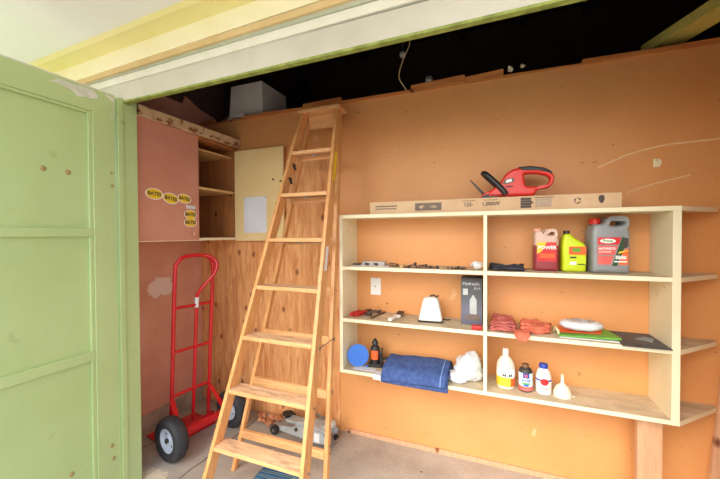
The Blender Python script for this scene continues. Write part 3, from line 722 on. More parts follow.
# ------------------------------------------------------------------ trolley jack on the floor
jk = thing('trolley_jack', 'silver trolley jack on small black wheels on the floor behind the ladder', 'floor jack', (-1.39, 1.985, 0), R(-7))
for s in (-1, 1):
    m = BM(); prism(m, [(.0, .030), (.05, .022), (.36, .018), (.42, .032), (.43, .07), (.38, .098), (.27, .100), (.13, .068), (.03, .050)], s*.065-.003, s*.065+.003); obj('side_plate', m, 'silver', jk, bev=.002)
m = BM(); prism(m, [(.14, .06), (.40, .05), (.40, .10), (.20, .112)], -.05, .05); obj('body_cover', m, 'silver', jk, bev=.004)
m = BM(); bar(m, (.34, 0, .092), (.07, 0, .078), .07, .022, (0, 0, 1)); la = obj('lift_arm', m, 'silver', jk, bev=.004)
m = BM(); lathe(m, [(.022, 0), (.022, .012), (.036, .018), (.038, .026), (.028, .026), (.026, .02), (0, .02)], 20, (.06, 0, .088)); obj('saddle', m, 'black', la, smooth=40)
m = BM(); cyl(m, (.36, 0, .08), (.43, 0, .135), .024, n=18); cyl(m, (.40, 0, .11), (.44, 0, .145), .018, n=18); obj('handle_socket', m, 'silver', jk, smooth=40)
m = BM(); tube(m, [(.40, .03, .12), (.18, .05, .155), (.03, .06, .17)], .008, 10); obj('arm_rod', m, 'steel', jk, smooth=50)
for s in (-1, 1):
    w = obj('wheel', lathe(BM(), [(.012, -.014), (.028, -.015), (.031, -.010), (.031, .010), (.028, .015), (.012, .014), (.012, -.014)], 24, (.02, s*.088, .031), M4=Matrix.Rotation(R(90), 4, 'X')), 'black', jk, smooth=40)
    m = BM(); cyl(m, (.02, s*.088-.017, .031), (.02, s*.088+.017, .031), .012, n=14); obj('wheel_cap', m, 'steel', w)
    m = BM(); lathe(m, [(.004, -.008), (.019, -.008), (.021, 0), (.019, .008), (.004, .008)], 18, (.425, s*.05, .021), M4=Matrix.Rotation(R(90), 4, 'X')); obj('caster', m, 'black', jk, smooth=40)
m = BM(); tube(m, [(.33, -.10, .02), (.44, -.10, .03), (.475, -.05, .05), (.475, .05, .05), (.44, .09, .03)], .008, 10, 5); obj('rear_guard', m, 'steel', jk, smooth=50)
m = BM(); rect(m, .335, .375, .030, .086, -.068, .001); obj('white_sticker', m, 'white_lbl', jk)
m = BM()
for (x, z, r) in ((.19, .068, .012), (.29, .06, .008)): obj('bolt', cyl(BM(), (x, -.076, z), (x, -.067, z), r, n=12), 'dark_metal', jk)

# dry leaf litter on the floor by the jack
lf = BM(); random.seed(11)
for k in range(16):
    x, y = -1.53+random.uniform(-.09, .11), 2.02+random.uniform(-.05, .05); a = random.uniform(0, 6.28); s = random.uniform(.018, .04)
    pts = [(math.cos(a+t)*s*(1 if i % 2 else .55), math.sin(a+t)*s*(1 if i % 2 else .55)) for i, t in enumerate([j*6.283/9 for j in range(9)])]
    c0 = lf.verts.new((x, y, .02+random.uniform(0, .02))); vs = [lf.verts.new((x+p[0], y+p[1], .004+random.uniform(0, .02))) for p in pts]
    for i in range(9): lf.faces.new((c0, vs[i], vs[(i+1) % 9]))
bmesh.ops.recalc_face_normals(lf, faces=lf.faces)
o = obj('dry_leaves', lf, 'leaf'); tag(o, 'little drift of dry brown leaves against the wall behind the jack', 'leaves', kind='stuff')
o.modifiers.new('s', 'SOLIDIFY').thickness = .0015

# striped mat
mt = thing('floor_mat', 'rolled-out blue striped woven mat on the floor under the ladder', 'mat', (-1.10, 1.515, 0), R(4))
m = BM(); bmesh.ops.create_grid(m, x_segments=24, y_segments=24, size=.5, matrix=Matrix.Diagonal((.26, .22, 1, 1)))
for v in m.verts: v.co.z = .007+.004*noise.noise(v.co*14)
o = obj('woven_sheet', m, 'mat', mt, smooth=60); o.modifiers.new('s', 'SOLIDIFY').thickness = -.006
m = BM(); bar(m, (.09, .04, .018), (.125, -.08, .018), .010, .004); obj('white_edge_tag', m, 'white_lbl', mt)

# ------------------------------------------------------------------ long carton and trimmer on the top board
bxw = .542+.686
cb = thing('long_cardboard_box', 'long flat cardboard carton lying along the top of the shelf unit', 'cardboard box', (-.686, 1.885, Z1))
obj('carton', box(BM(), (0, 0, .0005), (bxw, .13, .071)), 'cardboard', cb, bev=.0015)
def bx(name, bm, mt='ink'): return obj(name, bm, mt, cb)
yy = -.0002
m = rect(rect(BM(), .035, .166, .041, .048, yy, .0005), .035, .163, .027, .033, yy, .0005)
bx('printed_lines', m, 'ink_block')
bx('printed_block', rect(BM(), .271, .417, .014, .056, yy, .0006), 'ink_block')
bx('block_lettering', text('48"', .022, 'XZ', (.308, yy-.0009, .033), .0004, bold=.0008), 'cardboard')
bx('block_lettering', text('115V', .018, 'XZ', (.372, yy-.0009, .033), .0004, bold=.0006), 'cardboard')
bx('printed_lines', rect(BM(), .524, .592, .057, .0595, yy, .0005))
bx('box_lettering', text('125-', .027, 'XZ', (.558, yy-.0003, .038), .0005, bold=.0007), 'ink')
bx('printed_lines', rect(BM(), .636, .70, .057, .0595, yy, .0005))
bx('box_lettering', text('1,000W', .027, 'XZ', (.668, yy-.0003, .038), .0005, bold=.0008), 'ink')
m = BM()
for i in range(4): rect(m, .808, .856, .012+i*.013, .024+i*.013, yy, .0005)
prism(m, [(.856, .030), (.868, .038), (.856, .046)], yy-.0005, yy); bx('printed_block', m, 'ink')
m = rect(BM(), .870, .955, .060, .063, yy, .0005)
bx('printed_block', m); bx('printed_block', rect(BM(), .875, .945, .014, .056, yy, .0004), 'printfaint')
m = BM()
for k in range(3):
    t = R(90+120*k); c_ = Vector((1.054, .039)); e = Matrix.Rotation(t, 2)
    for q in ([(-.010, .0085), (.004, .0085), (.004, .0125), (-.010, .0125)], [(.003, .005), (.012, .0105), (.003, .016)]):
        prism(m, [tuple(e @ Vector(a_)+c_) for a_ in q], yy-.0005, yy)
bx('recycling_mark', m)
m = BM(); prism(m, [(1.139, .058), (1.150, .062), (1.161, .058), (1.162, .040), (1.157, .028), (1.150, .023), (1.143, .028), (1.138, .040)], yy-.0005, yy); bx('shield_mark', m)

tr = thing('hedge_trimmer', 'red and black cordless hedge trimmer lying on the long carton', 'trimmer', (-.13, 1.945, Z1+.0715))
def ex(name, loops, d, b, mt, y=.0, par=tr, **k): return obj(name, outline(loops, d, b, 'XZ', y), mt, par, smooth=45, **k)
body = rounded([(.095, .004), (.10, .03), (.155, .078), (.185, .125), (.215, .145), (.255, .152), (.30, .150), (.36, .137), (.395, .118), (.408, .095), (.402, .060), (.385, .042), (.335, .036), (.318, .004)], .018, 4)
hole = rounded([(.268, .118), (.278, .052), (.345, .050), (.378, .060), (.388, .085), (.375, .103), (.32, .118)], .014, 4)
b_ = ex('body', [body, hole], .062, .014, 'red_plastic')
ex('rear_grip', [rounded([(.240, .153), (.30, .155), (.36, .142), (.392, .123), (.400, .108), (.385, .112), (.33, .127), (.262, .131)], .008)], .066, .008, 'black')
m = BM(); tube(m, [(.182, -.038, .016), (.172, -.042, .034), (.125, -.040, .088), (.086, -.032, .126), (.074, 0, .134), (.086, .032, .126), (.125, .040, .088), (.172, .042, .034), (.182, .038, .016)], .0145, 14, 5); obj('front_guard_handle', m, 'black', tr, smooth=60)
ex('gearbox_cover', [rounded([(.06, .002), (.065, .018), (.10, .040), (.16, .030), (.20, .004)], .008)], .05, .008, 'red_plastic')
m = BM(); hexa(m, [(.080, -.004, .010), (.100, -.004, .010), (.100, .002, .010), (.080, .002, .010), (.004, -.004, .104), (.009, -.004, .106), (.009, .0, .106), (.004, 0, .104)])
for k in range(5):
    z = .026+k*.015; x = .080-.80*(z-.010); prism(m, [(x-.009, z+.003), (x, z), (x+.001, z+.008)], -.004, 0)
obj('blade', m, 'dark_metal', tr)
m = BM(); prism(m, rounded([(.065, .001), (.075, .016), (.13, .030), (.155, .001)], .006), -.028, .012); obj('blade_mount', m, 'black', tr, bev=.002)
m = BM(); prism(m, rounded([(.168, .068), (.178, .092), (.222, .100), (.226, .080), (.20, .070)], .005), -.0325, -.0315); bd = obj('badge', m, 'ink_block', tr)
m = BM(); prism(m, rounded([(.183, .074), (.188, .090), (.212, .094), (.214, .080)], .003), -.0335, -.0325); obj('badge_label', m, 'white_lbl', bd)
obj('lettering', rect(BM(), .182, .218, .052, .058, -.0313, .0008), 'ink', tr)
m = BM(); box(m, (.272, -.01, .028), (.282, .01, .052)); obj('trigger', m, 'black', tr, bev=.002)

# ------------------------------------------------------------------ shelf 2 (upper) goods
def ngroup(*a): pass
# jug with pink fluid
j1 = thing('fluid_jug', 'translucent half-gallon jug of pinkish fluid with red label', 'jug', (.243, 1.985, Z2+.0005), R(4))
bodyo = rounded([(-.055, 0), (.055, 0), (.057, .15), (.050, .190), (.052, .205), (.046, .216), (.010, .214), (-.006, .196), (-.014, .196), (-.016, .206), (-.050, .206), (-.054, .18)], .010, 4)
holeo = rounded([(.0, .186), (.006, .200), (.032, .203), (.037, .184)], .006, 4)
obj('bottle', outline([bodyo, holeo], .085, .014), 'jug', j1, smooth=45)
m = BM(); cyl(m, (-.034, 0, .204), (-.034, 0, .217), .019, n=20); obj('cap', m, 'peach', j1, smooth=40)
obj('label', rect(BM(), -.044, .044, .050, .148, -.0428, .0012), 'red_lbl', j1)
m = BM(); prism(m, [(-.044, .148), (.0, .148), (-.024, .100), (-.044, .088)], -.0450, -.0442); obj('label_corner', m, 'yel_lbl', j1)
obj('label_lettering', text('POWER', .024, 'XZ', (.002, -.0455, .120), .0006, bold=.0008), 'white_lbl', j1)
obj('label_band', rect(BM(), -.032, .036, .068, .090, -.0442, .0006), 'orange_lbl', j1)
# yellow oil bottle
j2 = thing('oil_bottle', 'lime-yellow slant-shouldered oil bottle with black cap', 'bottle', (.368, 1.985, Z2+.0005), R(6))
obj('bottle', outline([rounded([(-.052, 0), (.052, 0), (.054, .115), (.048, .138), (-.008, .178), (-.014, .19), (-.044, .19), (-.050, .16), (-.054, .12)], .012, 4)], .062, .014), 'lime', j2, smooth=45)
m = BM(); cyl(m, (-.029, 0, .187), (-.029, 0, .206), .014, n=20); obj('cap', m, 'black', j2, smooth=40)
obj('label', rect(BM(), -.026, .050, .086, .126, -.0312, .001), 'orange_lbl', j2)
obj('label_lower', rect(BM(), -.026, .048, .036, .080, -.0312, .001), 'lime', j2)
obj('label_print', rect(BM(), -.022, .006, .068, .076, -.0326, .0005), 'dkgrn', j2)
obj('label_print', rect(BM(), .012, .044, .036, .041, -.0326, .0005), 'dkgrn', j2)
obj('label_print', rect(BM(), -.010, .024, .100, .118, -.0326, .0005), 'grn_lbl', j2)
obj('bar_code_label', rect(BM(), -.022, .006, .036, .052, -.0326, .0005), 'white_lbl', j2)
# grey antifreeze jug
j3 = thing('antifreeze_jug', 'large silver-grey antifreeze jug with red cap and red label', 'jug', (.513, 2.0, Z2+.0005), R(5)); j3.scale = (.87, 1, 1)
bo = rounded([(-.089, 0), (.089, 0), (.091, .19), (.083, .225), (.088, .25), (.078, .268), (-.015, .268), (-.028, .240), (-.046, .236), (-.076, .238), (-.090, .20)], .014, 4)
ho = rounded([(-.010, .232), (-.006, .254), (.060, .256), (.068, .234), (.03, .226)], .009, 4)
obj('bottle', outline([bo, ho], .12, .018), 'grey_jug', j3, smooth=45)
m = BM(); lathe(m, [(.024, .236), (.024, .243), (.027, .244), (.027, .262), (.025, .265), (0, .265)], 24, (-.058, 0, 0)); obj('cap', m, 'red_plastic', j3, smooth=40)
lb_ = obj('label', rect(BM(), -.068, .078, .035, .178, -.0606, .001), 'grey_jug', j3)
y_ = -.0620
for z0, z1, a, b2, mtl in ((.138, .172, .045, .034, 'red_lbl'), (.088, .132, .030, .014, 'pinkred_lbl'), (.042, .082, .010, -.004, 'pinkred_lbl')):
    m = BM(); prism(m, [(-.066, z0), (b2, z0), (a, z1), (-.066, z1)], y_-.0006, y_); obj('label_panel', m, mtl, j3)
m = BM(); prism(m, [(.002, .036), (.026, .036), (.076, .165), (.050, .176)], y_-.0006, y_); obj('label_stripe', m, 'dkgrn', j3)
m = BM(); prism(m, rounded([(.048, .135), (.060, .172), (.077, .168), (.077, .130), (.062, .118)], .006), y_-.0011, y_-.0006); obj('label_figure', m, 'ink', j3)
m = BM(); prism(m, [(.032, .042), (.078, .042), (.078, .122), (.054, .110)], y_-.0006, y_); obj('label_corner', m, 'orange_lbl', j3)
m = BM(); prism(m, [(.036+math.cos(t)*.0, .0) for t in (0,)]*0 or [(math.cos(i*math.pi/12)*.038-.018, math.sin(i*math.pi/12)*.011+.155) for i in range(24)], y_-.0012, y_-.0006); obj('logo_oval', m, 'white_lbl', j3)
obj('logo_lettering', text('Prime', .019, 'XZ', (-.018, y_-.0015, .155), .0005, bold=.0006), 'grn_lbl', j3)
obj('label_lettering', text('ANTIFREEZE', .0145, 'XZ', (-.022, y_-.001, .118), .0005, bold=.0004), 'white_lbl', j3)
obj('label_lettering', text('& COOLANT', .010, 'XZ', (-.030, y_-.001, .103), .0005, bold=.0003), 'white_lbl', j3)
obj('label_lettering', text('50/50', .022, 'XZ', (.043, y_-.0016, .076), .0005, bold=.0012), 'white_lbl', j3)
m = BM(); prism(m, [(.03, .094), (.076, .108), (.078, .112), (.034, .104)], y_-.0014, y_-.0008); obj('label_flash', m, 'yel_lbl', j3)
obj('label_print', rect(BM(), .012, .072, .054, .060, y_-.0008, .0005), 'white_lbl', j3)

def pad(w, d, h, seed, amp, scale, nx=24, ny=16, layers=3, edge=.35):
    """folded cloth: a pile of layers, each a soft-edged slab"""
    bm = BM(); lh = h/layers
    for L in range(layers):
        bmesh.ops.create_cube(bm, size=1, matrix=Matrix.Translation((0, 0, lh*(L+.5))) @ Matrix.Diagonal((w*(1-.03*L), d*(1-.04*L), lh*.98, 1)))
    bmesh.ops.subdivide_edges(bm, edges=[e for e in bm.edges if abs(e.verts[0].co.z-e.verts[1].co.z) < 1e-6], cuts=10, use_grid_fill=True)
    bmesh.ops.subdivide_edges(bm, edges=[e for e in bm.edges if abs(e.verts[0].co.z-e.verts[1].co.z) > 1e-6], cuts=1, use_grid_fill=True)
    disp(bm, amp, scale, seed, 0.001); return bm
dk = obj('dark_rag', pad(.160, .14, .026, 5, .018, 18, layers=2), 'rag_dark', smooth=80, sub=1); dk.location = (.062, 1.955, Z2+.001); dk.rotation_euler[2] = R(3)
tag(dk, 'crumpled dark navy glove-like rag on the upper shelf, right of the divider', 'rag')

# crumpled white paper by the divider
m = BM(); bmesh.ops.create_icosphere(m, subdivisions=3, radius=.026); disp(m, .018, 40, 3); m.transform(Matrix.Diagonal((1.1, .9, .85, 1)))
zmin = min(v.co.z for v in m.verts); m.transform(Matrix.Translation((-.092, 1.93, Z2+.001-zmin)))
tag(obj('paper_ball', m, 'paper', smooth=25), 'crumpled white ball on the upper shelf, left of the divider', 'paper')
# clear pack of small parts
cpk = thing('clear_parts_pack', 'clear plastic pack of small fittings at the left end of the upper shelf', 'package', (-.68, 1.95, Z2+.0005), R(2))
obj('card_backing', box(BM(), (-.125, -.05, 0), (.10, .05, .002)), 'paper', cpk)
m = BM(); prism(m, rounded([(-.075, .002), (.075, .002), (.068, .030), (-.068, .030)], .008), -.035, .035); obj('blister', m, 'clear', cpk, bev=.004)
m = BM(); tube(m, [(-.115, 0, .006), (-.08, -.02, .012), (-.13, -.03, .010)], .005, 8, 3); obj('dark_clip', m, 'dark_metal', cpk)
for i, x in enumerate((-.035, .02)):
    m = BM(); cyl(m, (x-.012, -.036, .014), (x+.012, -.040, .012), .007, n=10); obj('dark_fitting', m, 'dark_metal', cpk)
m = BM(); box(m, (.095, -.03, 0), (.145, .02, .018)); disp(m, .005, 30, 1, 0); obj('wrapped_end', m, 'rust', cpk, bev=.003)
# row of odd bolts and nuts
def make_bolt():
    t = thing('steel_bolt', '', 'bolt', (0, 0, 0), 0, 'loose old bolts along the upper shelf')
    m = BM(); cyl(m, (0, 0, .007), (.032, 0, .007), .0045, n=10); obj('shank', m, 'rust', t, smooth=40)
    m = BM(); cyl(m, (-.008, 0, .008), (0, 0, .008), .0085, n=6); obj('head', m, 'dark_metal', t)
    return t
b0 = make_bolt(); random.seed(5)
bl = 'rusty old bolt in the loose row along the front of the upper left shelf'
b0['label'] = bl
spots_ = [(-.455+i*.0165, 1.885+(i % 3)*.012) for i in range(9)]+[(-.292, 1.89)]+[(-.235+i*.019, 1.886+(i % 2)*.014) for i in range(5)]
for i, (x, y) in enumerate(spots_):
    a = random.uniform(0, 6.28); s = random.uniform(.8, 1.25)
    if i == 0: b0.location = (x, y, Z2); b0.rotation_euler[2] = a
    else: dup(b0, (x, y, Z2+(.012 if i % 4 == 2 and i < 9 else 0)), a, bl, (s, s, s))
m = BM(); cyl(m, (-.492, 1.875, Z2+.011), (-.478, 1.90, Z2+.011), .011, n=18)
tag(obj('wooden_plug', m, 'glue', smooth=40), 'round pale wooden plug left of the loose bolts on the upper shelf', 'plug')

# ------------------------------------------------------------------ shelf 3 (middle) goods
gp = thing('red_pliers', 'red-handled pliers lying at the left end of the middle shelf', 'pliers', (-.768, 2.03, Z3+.0035), R(72))
for s in (-1, 1):
    m = BM(); tube(m, [(.0, s*.006, .008), (-.04, s*.018, .010), (-.10, s*.020, .010), (-.13, s*.014, .010)], [.007, .012, .012, .011], 10, 4); obj('handle', m, 'red_handle', gp, smooth=60)
m = BM(); prism(m, rounded([(-.006, -.012), (.02, -.012), (.055, -.004), (.055, .004), (.02, .012), (-.006, .012)], .004), .002, .016, 'XY'); obj('jaws', m, 'dark_metal', gp, bev=.001)
gm = thing('metal_clamp', 'grey metal clamp beside the red pliers on the middle shelf', 'clamp', (-.706, 2.0, Z3+.001), R(70))
m = BM(); tube(m, [(-.04, -.02, .010), (-.045, .02, .010), (.0, .035, .010), (.045, .02, .012), (.04, -.02, .012)], .009, 8, 4); obj('frame', m, 'dark_metal', gm, smooth=50)
m = BM(); tube(m, [(-.05, 0, .020), (.06, -.01, .020)], .006, 8); cyl(m, (.055, -.02, .018), (.06, .012, .018), .004, n=8); obj('screw', m, 'steel', gm, smooth=50)
m = BM(); bar(m, (-.688, 1.895, Z3+.005), (-.655, 2.08, Z3+.005), .012, .008)
tag(obj('wooden_stick', m, 'rust', bev=.001), 'short wooden stick lying between the metal clamp and the white-handled scraper', 'stick')
pk = thing('scraper', 'white-handled scraper with dark blade left of the white housing', 'scraper', (-.552, 1.945, Z3+.001), R(80)); pk.scale = (1, 1, 1)
m = BM(); prism(m, rounded([(-.07, -.013), (.01, -.010), (.03, -.022), (.045, -.02), (.045, .02), (.03, .022), (.01, .010), (-.07, .013)], .006), .002, .018, 'XY'); obj('handle', m, 'white_plastic', pk, bev=.003)
m = BM(); hexa(m, [(.04, -.022, .006), (.115, -.012, .02), (.115, .03, .02), (.04, .022, .006), (.04, -.022, .010), (.115, -.012, .024), (.115, .03, .024), (.04, .022, .010)]); obj('blade', m, 'dark_metal', pk)
# white tapered housing
wt = thing('white_tapered_housing', 'white tapered plastic appliance with a dark base and a bit of cord on top', 'appliance', (-.345, 1.985, Z3+.0005), R(6))
m = BM(); rs = []
for (x, y, z) in ((.066, .055, 0), (.068, .056, .012)): rs.append((x, y, z))
def rrect(x, y, r, z, k=4):
    P = []
    for cx_, cy_, a0 in ((x-r, y-r, 0), (-x+r, y-r, 90), (-x+r, -y+r, 180), (x-r, -y+r, 270)):
        for j in range(k+1): t = R(a0+90*j/k); P.append((cx_+math.cos(t)*r, cy_+math.sin(t)*r, z))
    return P
def loft(bm, loops, capa=True, capb=True):
    V = [[bm.verts.new(p) for p in l] for l in loops]; n = len(V[0])
    for a, b in zip(V, V[1:]):
        for i in range(n): bm.faces.new((a[i], a[(i+1) % n], b[(i+1) % n], b[i]))
    if capa: bm.faces.new(V[0][::-1])
    if capb: bm.faces.new(V[-1])
    return bm
obj('base', loft(BM(), [rrect(.068, .056, .014, 0), rrect(.070, .058, .014, .012)]), 'dark_metal', wt, bev=.001)
obj('body', loft(BM(), [rrect(.067, .055, .014, .012), rrect(.060, .049, .014, .05), rrect(.046, .038, .014, .115), rrect(.040, .033, .014, .130), rrect(.026, .022, .012, .140)]), 'white_plastic', wt, smooth=50)
m = BM(); tube(m, [(-.005, 0, .140), (.008, -.004, .150), (.022, 0, .148), (.03, .004, .141), (.045, .002, .147)], .004, 8, 4); obj('cord_end', m, 'black', wt, smooth=50)
m = BM(); tube(m, [(.072, .03, .0045), (.09, .02, .0045), (.11, .03, .0045)], .003, 8, 3); obj('cord_tail', m, 'black', wt)
# jack carton
jc = thing('jack_carton', 'dark grey printed jack carton standing left of the divider', 'box', (-.1175, 1.972, Z3+.0005))
obj('carton', box(BM(), (-.0565, 0, 0), (.0565, .10, .262)), 'greybox', jc, bev=.001)
obj('carton_lettering', text('Hydraulic', .024, 'XZ', (-.002, -.0006, .228), .0006, bold=.0003), 'silver', jc)
obj('carton_lettering', text('Jack', .021, 'XZ', (.030, -.0006, .205), .0006), 'silver', jc)
m = rect(BM(), -.046, -.020, .165, .200, -.0002, .0004); obj('picture_frame', m, 'silver', jc)
m = BM(); prism(m, rounded([(-.010, .06), (.026, .06), (.026, .14), (.018, .150), (.012, .165), (.004, .165), (-.002, .150), (-.010, .14)], .004), -.0012, -.0002); obj('jack_picture', m, 'silver', jc)
m = BM(); prism(m, rounded([(-.040, .030), (.040, .026), (.044, .045), (.028, .058), (-.012, .058), (-.030, .048)], .005), -.0009, -.0002); obj('jack_picture', m, 'ink_block', jc)
m = BM(); box(m, (-.112, 1.866, Z3+.0005), (-.060, 1.91, Z3+.022))
tag(obj('red_case', m, 'red_handle', bev=.005), 'small flat red case in front of the grey jack carton', 'case')

# rags right of the divider on shelf 3
r1 = obj('folded_rag', pad(.116, .17, .050, 8, .020, 26, layers=4), 'rag_pink', smooth=80, sub=1); r1.location = (.042, 1.965, Z3+.001)
tag(r1, 'stack of folded faded pink rags on the middle shelf by the divider', 'rag')
r2_ = obj('crumpled_rag', pad(.134, .15, .040, 3, .024, 22, layers=3), 'rag_orange', smooth=80, sub=1); r2_.location = (.199, 1.965, Z3+.001); r2_.rotation_euler[2] = R(-3)
tag(r2_, 'crumpled orange-red rag beside the pink rags', 'rag')
m = BM(); bmesh.ops.create_grid(m, x_segments=10, y_segments=14, size=.5, matrix=Matrix.Diagonal((.075, .09, 1, 1)))
for v in m.verts:
    y = v.co.y; v.co.x *= 1 if y > -.02 else .8+y*3; v.co.z = .012 if y > 0 else .012-max(0, -y-.0)*.85
    if y < 0: v.co.y = -.008+y*.12
disp(m, .008, 30, 4); m.transform(Matrix.Translation((.118, S-.008, Z3+.004)))
q = obj('hanging_corner', m, 'rag_orange', r2_, smooth=80); q.matrix_parent_inverse = (Matrix.Translation(r2_.location) @ Matrix.Rotation(R(-8), 4, 'Z')).inverted(); q.modifiers.new('s', 'SOLIDIFY').thickness = .003
# bright folder, pale papers, roll in clear bag, dark sheet
fo = obj('green_folder', BM(), 'grn_lbl'); bpy.data.objects.remove(fo)
fd = thing('green_folder', 'green folder lying flat on the middle shelf under the wrapped roll', 'folder', (.418, 1.96, Z3+.001))
m = BM(); hexa(m, [(-.125, -.075, .004), (.130, -.070, .010), (.115, .115, .006), (-.13, .10, .002), (-.125, -.075, .010), (.130, -.070, .019), (.115, .115, .012), (-.13, .10, .006)]); obj('cover', m, 'grn_lbl', fd, bev=.001)
m = BM(); box(m, (-.122, -.078, 0), (.12, .10, .0035)); obj('paper_sheets', m, 'paper', fd)
m = BM(); hexa(m, [(-.12, -.03, .0125), (.06, -.02, .0175), (.10, .11, .014), (-.12, .09, .008), (-.12, -.03, .0145), (.06, -.02, .0195), (.10, .11, .016), (-.12, .09, .010)]); obj('orange_sheet', m, 'orange_lbl', fd)
m = BM(); tube(m, [(-.122, -.05, .008), (-.128, -.06, .03), (-.134, -.03, .034), (-.136, .0, .012)], .006, 8, 4); obj('paper_curl', m, 'cream', fd)
rl_ = thing('wrapped_roll', 'white tape roll wrapped in clear film on top of the green folder', 'roll', (.405, 1.99, Z3+.022), R(-3))
lathe_p = [(.045, 0), (.075, .003), (.092, .012), (.096, .022), (.090, .036), (.070, .044), (.045, .042), (.040, .022), (.045, 0)]
m = lathe(BM(), lathe_p, 40, sy=.62); disp(m, .005, 30, 2, .0); obj('film_wrap', m, 'bag', rl_, smooth=50)
m = lathe(BM(), [(.035, .008), (.062, .008), (.062, .047), (.035, .047), (.035, .008)], 36, sy=.6); disp(m, .004, 40, 6); obj('tape_ring', m, 'clear', rl_, smooth=40)
ds = thing('charcoal_sheet', 'charcoal sheet lying on the middle shelf reaching past its front edge at the right', 'sheet', (.62, 1.95, Z3+.0007))
m = BM(); hexa(m, [(-.085, -.115, 0), (.094, -.112, 0), (.094, .135, .0), (-.075, .14, 0), (-.085, -.115, .0035), (.094, -.112, .0035), (.094, .135, .0035), (-.075, .14, .0035)]); obj('sheet', m, 'charcoal', ds)
m = BM()
for k in range(5): bar(m, (.0+.012*k, .02+.012*k, .0045), (.055+.006*k, -.02+.014*k, .0045), .002, .001)
obj('scratch_marks', m, 'silver', ds)

# ------------------------------------------------------------------ shelf 4 (lowest) goods
bf = thing('blue_funnel', 'bright blue plastic funnel leaning its round mouth outward, lowest shelf far left', 'funnel', (-.786, 1.935, Z4+.001), R(20))
Mt = Matrix.Translation((0, 0, .067)) @ Matrix.Rotation(R(78), 4, 'X')
m = BM(); lathe(m, [(.066, .004), (.066, -.002), (.060, -.004), (.016, -.046), (.009, -.05), (.006, -.11), (.004, -.11), (.007, -.049), (.014, -.042), (.060, 0), (.066, .004)], 40, M4=Mt); fn = obj('cone', m, 'blue', bf, smooth=50)
m = BM(); box(m, (.045, -.02, .0), (.062, -.008, .010)); obj('tab', m, 'blue', bf, bev=.002)
m = BM(); prism(m, rounded([(-.03, -.055), (.12, -.06), (.11, .0), (-.02, .01)], .02), 0, .0008, 'XY'); o = obj('paper_scrap', m, 'paper'); o.location = (-.775, 1.935, Z4+.0002); tag(o, 'white paper scrap under the blue funnel', 'paper')
bj = thing('bottle_jack', 'black hydraulic bottle jack with orange label on the lowest shelf', 'jack', (-.684, 1.985, Z4+.0005), R(8))
m = BM(); loft(m, [rrect(.045, .038, .008, 0), rrect(.044, .037, .008, .016), rrect(.034, .030, .01, .022)]); obj('base', m, 'black', bj, bev=.001)
m = BM(); lathe(m, [(.030, .020), (.030, .105), (.026, .118), (.017, .126), (.017, .135), (.021, .138), (.016, .152), (.006, .168), (0, .170)], 24, (-.006, 0, 0)); obj('cylinder', m, 'black', bj, smooth=40)
m = BM(); cyl(m, (.034, -.008, .018), (.034, -.008, .075), .010, n=14); cyl(m, (.034, -.008, .07), (.040, -.008, .115), .006, n=10); box(m, (.0, -.014, .078), (.042, -.004, .09)); obj('pump', m, 'dark_metal', bj, bev=.001)
m = BM(); tube(m, [(.03, .01, .035), (.06, .012, .045), (.085, .02, .045)], .007, 10); obj('pump_arm', m, 'black', bj)
m = BM(); n_ = 10
for i in range(n_):
    t0, t1 = R(225+i*9), R(225+(i+1)*9)
    hexa(m, [(math.cos(t)*r-.006, math.sin(t)*r, z) for z in (.045, .100) for (t, r) in ((t0, .0302), (t1, .0302), (t1, .031), (t0, .031))])
obj('label', m, 'orange_lbl', bj)
# blue towel draped over the shelf edge
tw = thing('blue_towel', 'folded blue towel draped over the front edge of the lowest shelf', 'towel', (-.42, 1.93, Z4))
def towel_sheet(x0, x1, prof, th, seed, amp=.004, skew=0):
    bm = BM(); P = smooth_path([(0, y, z) for y, z in prof], 5); nx = 26; rows = []
    for p in P:
        row = []
        for i in range(nx+1):
            x = x0+(x1-x0)*i/nx; q = Vector((x*9, p.y*14+seed, p.z*14))
            row.append(bm.verts.new((x+skew*(p.y-1.93), p.y-abs(noise.noise(q+Vector((4, 4, 4))))*amp, p.z+noise.noise(q)*amp)))
        rows.append(row)
    for a, b in zip(rows, rows[1:]):
        for i in range(nx): bm.faces.new((a[i], a[i+1], b[i+1], b[i]))
    return bm
prof = [(2.05, Z4+.012), (2.06, Z4+.05), (2.03, Z4+.074), (1.97, Z4+.072), (1.90, Z4+.062), (1.855, Z4+.048), (1.828, Z4+.02), (1.822, Z4-.004), (1.830, Z4-.014)]
o = obj('upper_fold', towel_sheet(-.598, -.235, prof, .01, 1, .010, skew=.03), 'blue_towel', tw, smooth=80, world=True); s_ = o.modifiers.new('s', 'SOLIDIFY'); s_.thickness = .014; s_.offset = -1
prof2 = [(2.045, Z4+.008), (2.05, Z4+.03), (2.02, Z4+.046), (1.96, Z4+.048), (1.88, Z4+.046), (1.862, Z4+.035), (1.844, Z4+.010), (1.838, Z4-.018), (1.842, Z4-.034)]
o = obj('under_fold', towel_sheet(-.600, -.228, prof2, .01, 5, .007, skew=.03), 'blue_towel', tw, smooth=80, world=True); s_ = o.modifiers.new('s', 'SOLIDIFY'); s_.thickness = .010; s_.offset = -1
prof3 = [(2.04, Z4+.006), (2.03, Z4+.022), (1.96, Z4+.024), (1.90, Z4+.022), (1.87, Z4+.020)]
o = obj('inner_fold', towel_sheet(-.59, -.236, prof3, .01, 9, skew=.03), 'blue_towel', tw, smooth=80, world=True); s_ = o.modifiers.new('s', 'SOLIDIFY'); s_.thickness = .012; s_.offset = -1
pr4 = [(2.03, Z4+.0765), (1.97, Z4+.075), (1.90, Z4+.065), (1.8535, Z4+.050), (1.8255, Z4+.02), (1.8195, Z4-.004)]
